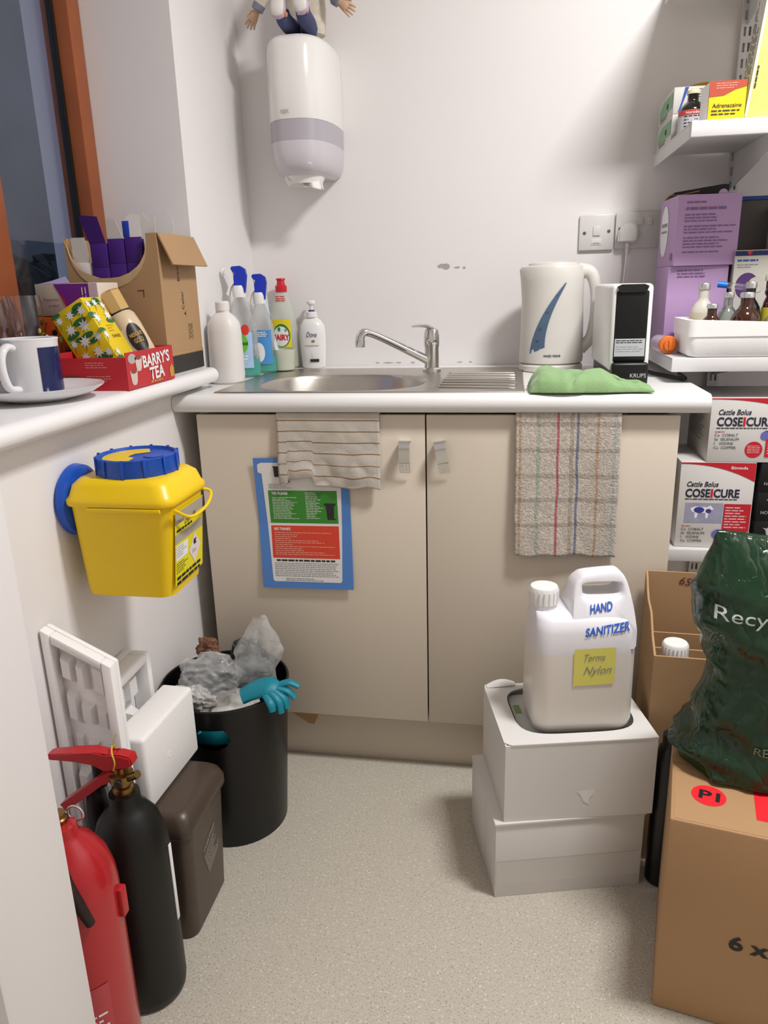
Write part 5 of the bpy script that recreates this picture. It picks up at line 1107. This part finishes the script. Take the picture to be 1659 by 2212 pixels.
# teal gloves
def glove(label, pts_palm, fingers, m=teal_m):
    bm = B(); tube(bm, *pts_palm[:2], 14, 5, flat=.45, up=pts_palm[2])
    for a, b_, c in fingers: tube(bm, [a, b_, c], [.0100, .0098, .0075], 10, 4, flat=.6)
    return place('nitrile_glove', bm, m, label=label, cat='glove', smooth=60, group='teal gloves in the bin')
glove('teal glove hanging fingers-down over the bin rim', ([(.155, -.842, .338), (.180, -.834, .350), (.208, -.832, .358), (.226, -.834, .354)], [.020, .024, .024, .018], (0, -.3, 1)),
      [((.218, -.842, .352), (.236, -.852, .338), (.240, -.857, .316)), ((.222, -.836, .354), (.244, -.842, .340), (.250, -.847, .322)), ((.226, -.830, .356), (.248, -.830, .350), (.262, -.832, .336)), ((.225, -.824, .358), (.248, -.820, .364), (.268, -.820, .356)), ((.206, -.846, .350), (.222, -.862, .338), (.226, -.866, .324))])
glove('teal glove showing through the bin grip hole', ([(.06, -.858, .250), (.10, -.864, .262), (.145, -.856, .268), (.165, -.842, .280)], [.018, .026, .026, .020], (0, -1, .1)), [((.15, -.852, .272), (.165, -.838, .282), (.178, -.824, .288)), ((.14, -.856, .280), (.15, -.848, .294), (.158, -.840, .302)), ((.12, -.862, .280), (.125, -.858, .294), (.13, -.854, .304)), ((.10, -.865, .276), (.10, -.862, .290), (.10, -.858, .302)), ((.07, -.864, .262), (.058, -.858, .280), (.052, -.852, .290))])
# food caddy
cad = thing('food_caddy', 'brown plastic food waste caddy with printed side under the foam block', 'caddy', (.088, -1.034, 0))
cadm = mat('brown caddy plastic', '4a3d33', .35, var=.04); cadl = cadm
bm = B(); loops(bm, [rrect(.044, .070, .020, 0), rrect(.050, .078, .022, .004), rrect(.060, .084, .022, .215), rrect(.061, .085, .022, .228)]); place('caddy_body', bm, cadm, cad, 50)
bm = B(); loops(bm, [rrect(.064, .088, .022, .222), rrect(.066, .090, .022, .226), rrect(.066, .090, .022, .240), rrect(.060, .084, .022, .256), rrect(.050, .074, .020, .2655), rrect(.044, .07, .018, .2665)]); place('caddy_lid', bm, cadl, cad, 50)
f = plane_fn((.0515, 0, .01), (0, 1, 0), (.0465, 0, 1), .0012)
text(cad, 'CaddyWaste', .011, mat('white faint print', 'b9b2a8', .5, var=0), plane_fn((.0515, 0, .01), (0, .92, .38), (.0465, -.38, .92), .0012), .055, .140, w=.055, k=.0005); lines(cad, MATS['white faint print'], plane_fn((.0515, 0, .01), (0, .92, .38), (.0465, -.38, .92), .0012), .058, .055, 16, .022, .132, th=.3, k=.0005)
# polystyrene pieces
pb3 = thing('foam_block', 'smooth white polystyrene block lying on the brown caddy', 'foam block', (.057, -1.016, .2672), R(-3))
bm = B(); box(bm, -.031, .031, -.090, .092, 0, .138, .007, seg=3); place('block', bm, foam_m, pb3)
for y, z, s in ((.055, .100, .004), (-.015, .062, .006)): place('dent', lathe(B(), [(s, 0), (s*.8, .0008), (s*.5, .0003), (0, .0)], 16, M=Mx.Translation((.0308, y, z)) @ Mx.Rotation(PI/2, 4, 'Y')), foam_m, pb3)
def foamtray(label, loc, rot, w, h, d, cells, seed, slope=0):
    """packing tray standing on edge: rim frame, back plate and stepped cells on the +X face"""
    t = thing('foam_packing', label, 'packing', loc, 0, 'moulded polystyrene packing', rot=rot); rs = random.Random(seed)
    place('back_plate', box(B(), 0, d*.35, -w/2, w/2, 0, h, .004), foam_m, t)
    for a in ((-w/2, -w/2+.016, 0, h), (w/2-.016, w/2, 0, h), (-w/2+.016, w/2-.016, 0, .016), (-w/2+.016, w/2-.016, h-.016, h)):
        place('rim', box(B(), d*.352, d, a[0], a[1], a[2], a[3], .003), foam_m, t)
    ny, nz = cells
    for i in range(ny):
        for j in range(nz):
            y = -w/2+.02+(w-.04)*(i+.5)/ny; z = .02+(h-.04)*(j+.5)/nz; hy, hz = (w-.04)/ny*(.28+.18*rs.random()), (h-.04)/nz*(.26+.18*rs.random()); e = d*(.55+.4*rs.random())
            bm = B(); loops(bm, [[(d*.352, y-hy, z-hz), (d*.352, y+hy, z-hz), (d*.352, y+hy, z+hz), (d*.352, y-hy, z+hz)], [(e, y-hy*.7, z-hz*.6), (e, y+hy*.7, z-hz*.6), (e, y+hy*.7, z+hz*.75), (e, y-hy*.7, z+hz*.75)]]); place('moulded_cell', bm, foam_m, t, 0)
    for o in t.children:
        for v in o.data.vertices: v.co.z -= slope*(v.co.y+w/2)*max(0, v.co.z/h)
    return t
foamtray('moulded polystyrene packing standing along the wall behind the caddy', (XW+.001, -1.010, 0), (0, 0, 0), .185, .470, .055, (3, 6), 4)
foamtray('tilted moulded polystyrene packing standing behind the black extinguisher', (.012, -1.118, .001), (0, 0, R(-88)), .110, .620, .030, (3, 8), 9, .55)
# black extinguisher
be = thing('fire_extinguisher', 'black fire extinguisher with red squeeze handle beside the caddy', 'extinguisher', (.100, -1.208, 0))
place('cylinder', lathe(B(), [(.050, 0), (.056, .006), (.058, .02), (.058, .275), (.055, .305), (.046, .335), (.032, .356), (.024, .364), (.023, .384)], 44), mat('black enamel', '0b0c0a', .45, var=.15, vs=30, bump=.05, bs=60), be, 50)
bm = B(); lathe(bm, [(.0165, .384), (.0165, .396), (.013, .398), (.013, .404), (.018, .405), (.018, .418), (.011, .420), (.011, .430)], 20); tube(bm, [(.012, -.004, .412), (.032, -.008, .424)], .0065, 10); vv = place('valve', bm, brass_m, be, 40)
place('pin_boss', lathe(B(), [(.006, 0), (.006, .003), (.003, .0035)], 14, M=Mx.Translation((.004, -.018, .411)) @ Mx.Rotation(PI/2, 4, 'X')), dark_m, vv)
redm = mat('red enamel handle', 'b8232a', .35, var=.04)
bm = B(); prism(bm, [(.026, .438), (.024, .452), (.002, .456), (-.008, .450), (-.022, .456), (-.040, .456), (-.070, .452), (-.112, .446), (-.118, .441), (-.112, .436), (-.068, .438), (-.036, .437), (-.024, .424), (-.010, .428), (.012, .432)], (0, .011, 0), (1, 0, 0), (0, 0, 1), (0, -.022, 0)); bmesh.ops.bevel(bm, geom=bm.edges[:], offset=.0025, segments=2, affect='EDGES'); place('squeeze_lever', bm, redm, be)
bm = B(); prism(bm, [(.008, .420), (-.012, .424), (-.030, .414), (-.106, .356), (-.098, .344), (-.030, .398), (-.010, .408), (.008, .408)], (0, .009, 0), (1, 0, 0), (0, 0, 1), (0, -.018, 0)); place('carry_handle', bm, redm, be)
bm = B(); tube(bm, [(-.004, -.013, .430), (.002, -.016, .446), (-.004, -.010, .459), (-.010, .004, .462), (-.008, .012, .450)], .0012, 6, 6); tube(bm, [(-.010, .002, .461), (-.006, .004, .472), (-.002, .006, .482)], .0009, 6, 3); place('seal_tie', bm, mat('yellow tie', 'd2b93a', .5, var=.03), be)
bm = B(); lathe(bm, [(.010, .376), (.010, .43)], 16, c=(-.050, .020, 0)); lathe(bm, [(.018, .05), (.018, .330), (.015, .362), (.010, .377)], 20, c=(-.062, .020, 0)); place('discharge_horn', bm, black_matt, be)
place('label_edge', box(B(), .0575, .0592, .006, .014, .14, .285, .0004), white_lab, be)
# red extinguisher
re_ = thing('fire_extinguisher', 'red fire extinguisher standing behind the partition edge', 'extinguisher', (.1035, -1.3655, 0))
place('cylinder', lathe(B(), [(.050, 0), (.057, .004), (.060, .016), (.060, .345), (.058, .368), (.051, .395), (.038, .418), (.024, .433), (.020, .440), (.019, .452)], 44), mat('red enamel', 'b01c24', .25, var=.03, coat=.3), re_, 50)
place('valve', lathe(B(), [(.012, .450), (.012, .458), (.010, .460), (.010, .466)], 18, c=(-.006, .004, 0)), brass_m, re_)
bm = B(); prism(bm, [(-.010, .466), (-.008, .480), (-.02, .484), (-.09, .494), (-.092, .484), (-.02, .470)], (0, .010, 0), (1, 0, 0), (0, 0, 1), (0, -.020, 0)); place('squeeze_lever', bm, redm, re_)
bm = B(); tube(bm, [(.012+.011*math.cos(a), .016, .458+.011*math.sin(a)) for a in [2*PI*i/16 for i in range(17)]], .0018, 6); place('pull_ring', bm, alu, re_)
bm = B(); tube(bm, [(.010, -.030, .428), (.026, -.044, .404), (.042, -.047, .370), (.050, -.042, .338)], [.008, .008, .0075, .006], 12, 6); place('hose', bm, mat('dark red rubber', '241210', .5, var=.1), re_)
place('hose_clip', box(B(), .056, .066, .008, .022, .30, .345, .002), redm, re_)
fr_ = cyl_fn((0, 0, 0), .060, .060, 0, R(-52), .0008); lb = decal(re_, 'label', mat('pink red label', 'b8454a', .4, var=.03), fr_, .065, .16, 0, .150, nu=10); text(lb, 'Safe', .014, white_ink, fr_, -.012, .20, k=.0005)
lines(lb, white_ink, fr_, .05, .10, 10, -.026, .185, th=.35, k=.0005)
place('black_plinth_stand', box(B(), -.010, .030, -1.300, -1.150, .0, .010, .002), black_pl, label='flat black stand edge under the extinguishers by the wall', cat='stand')
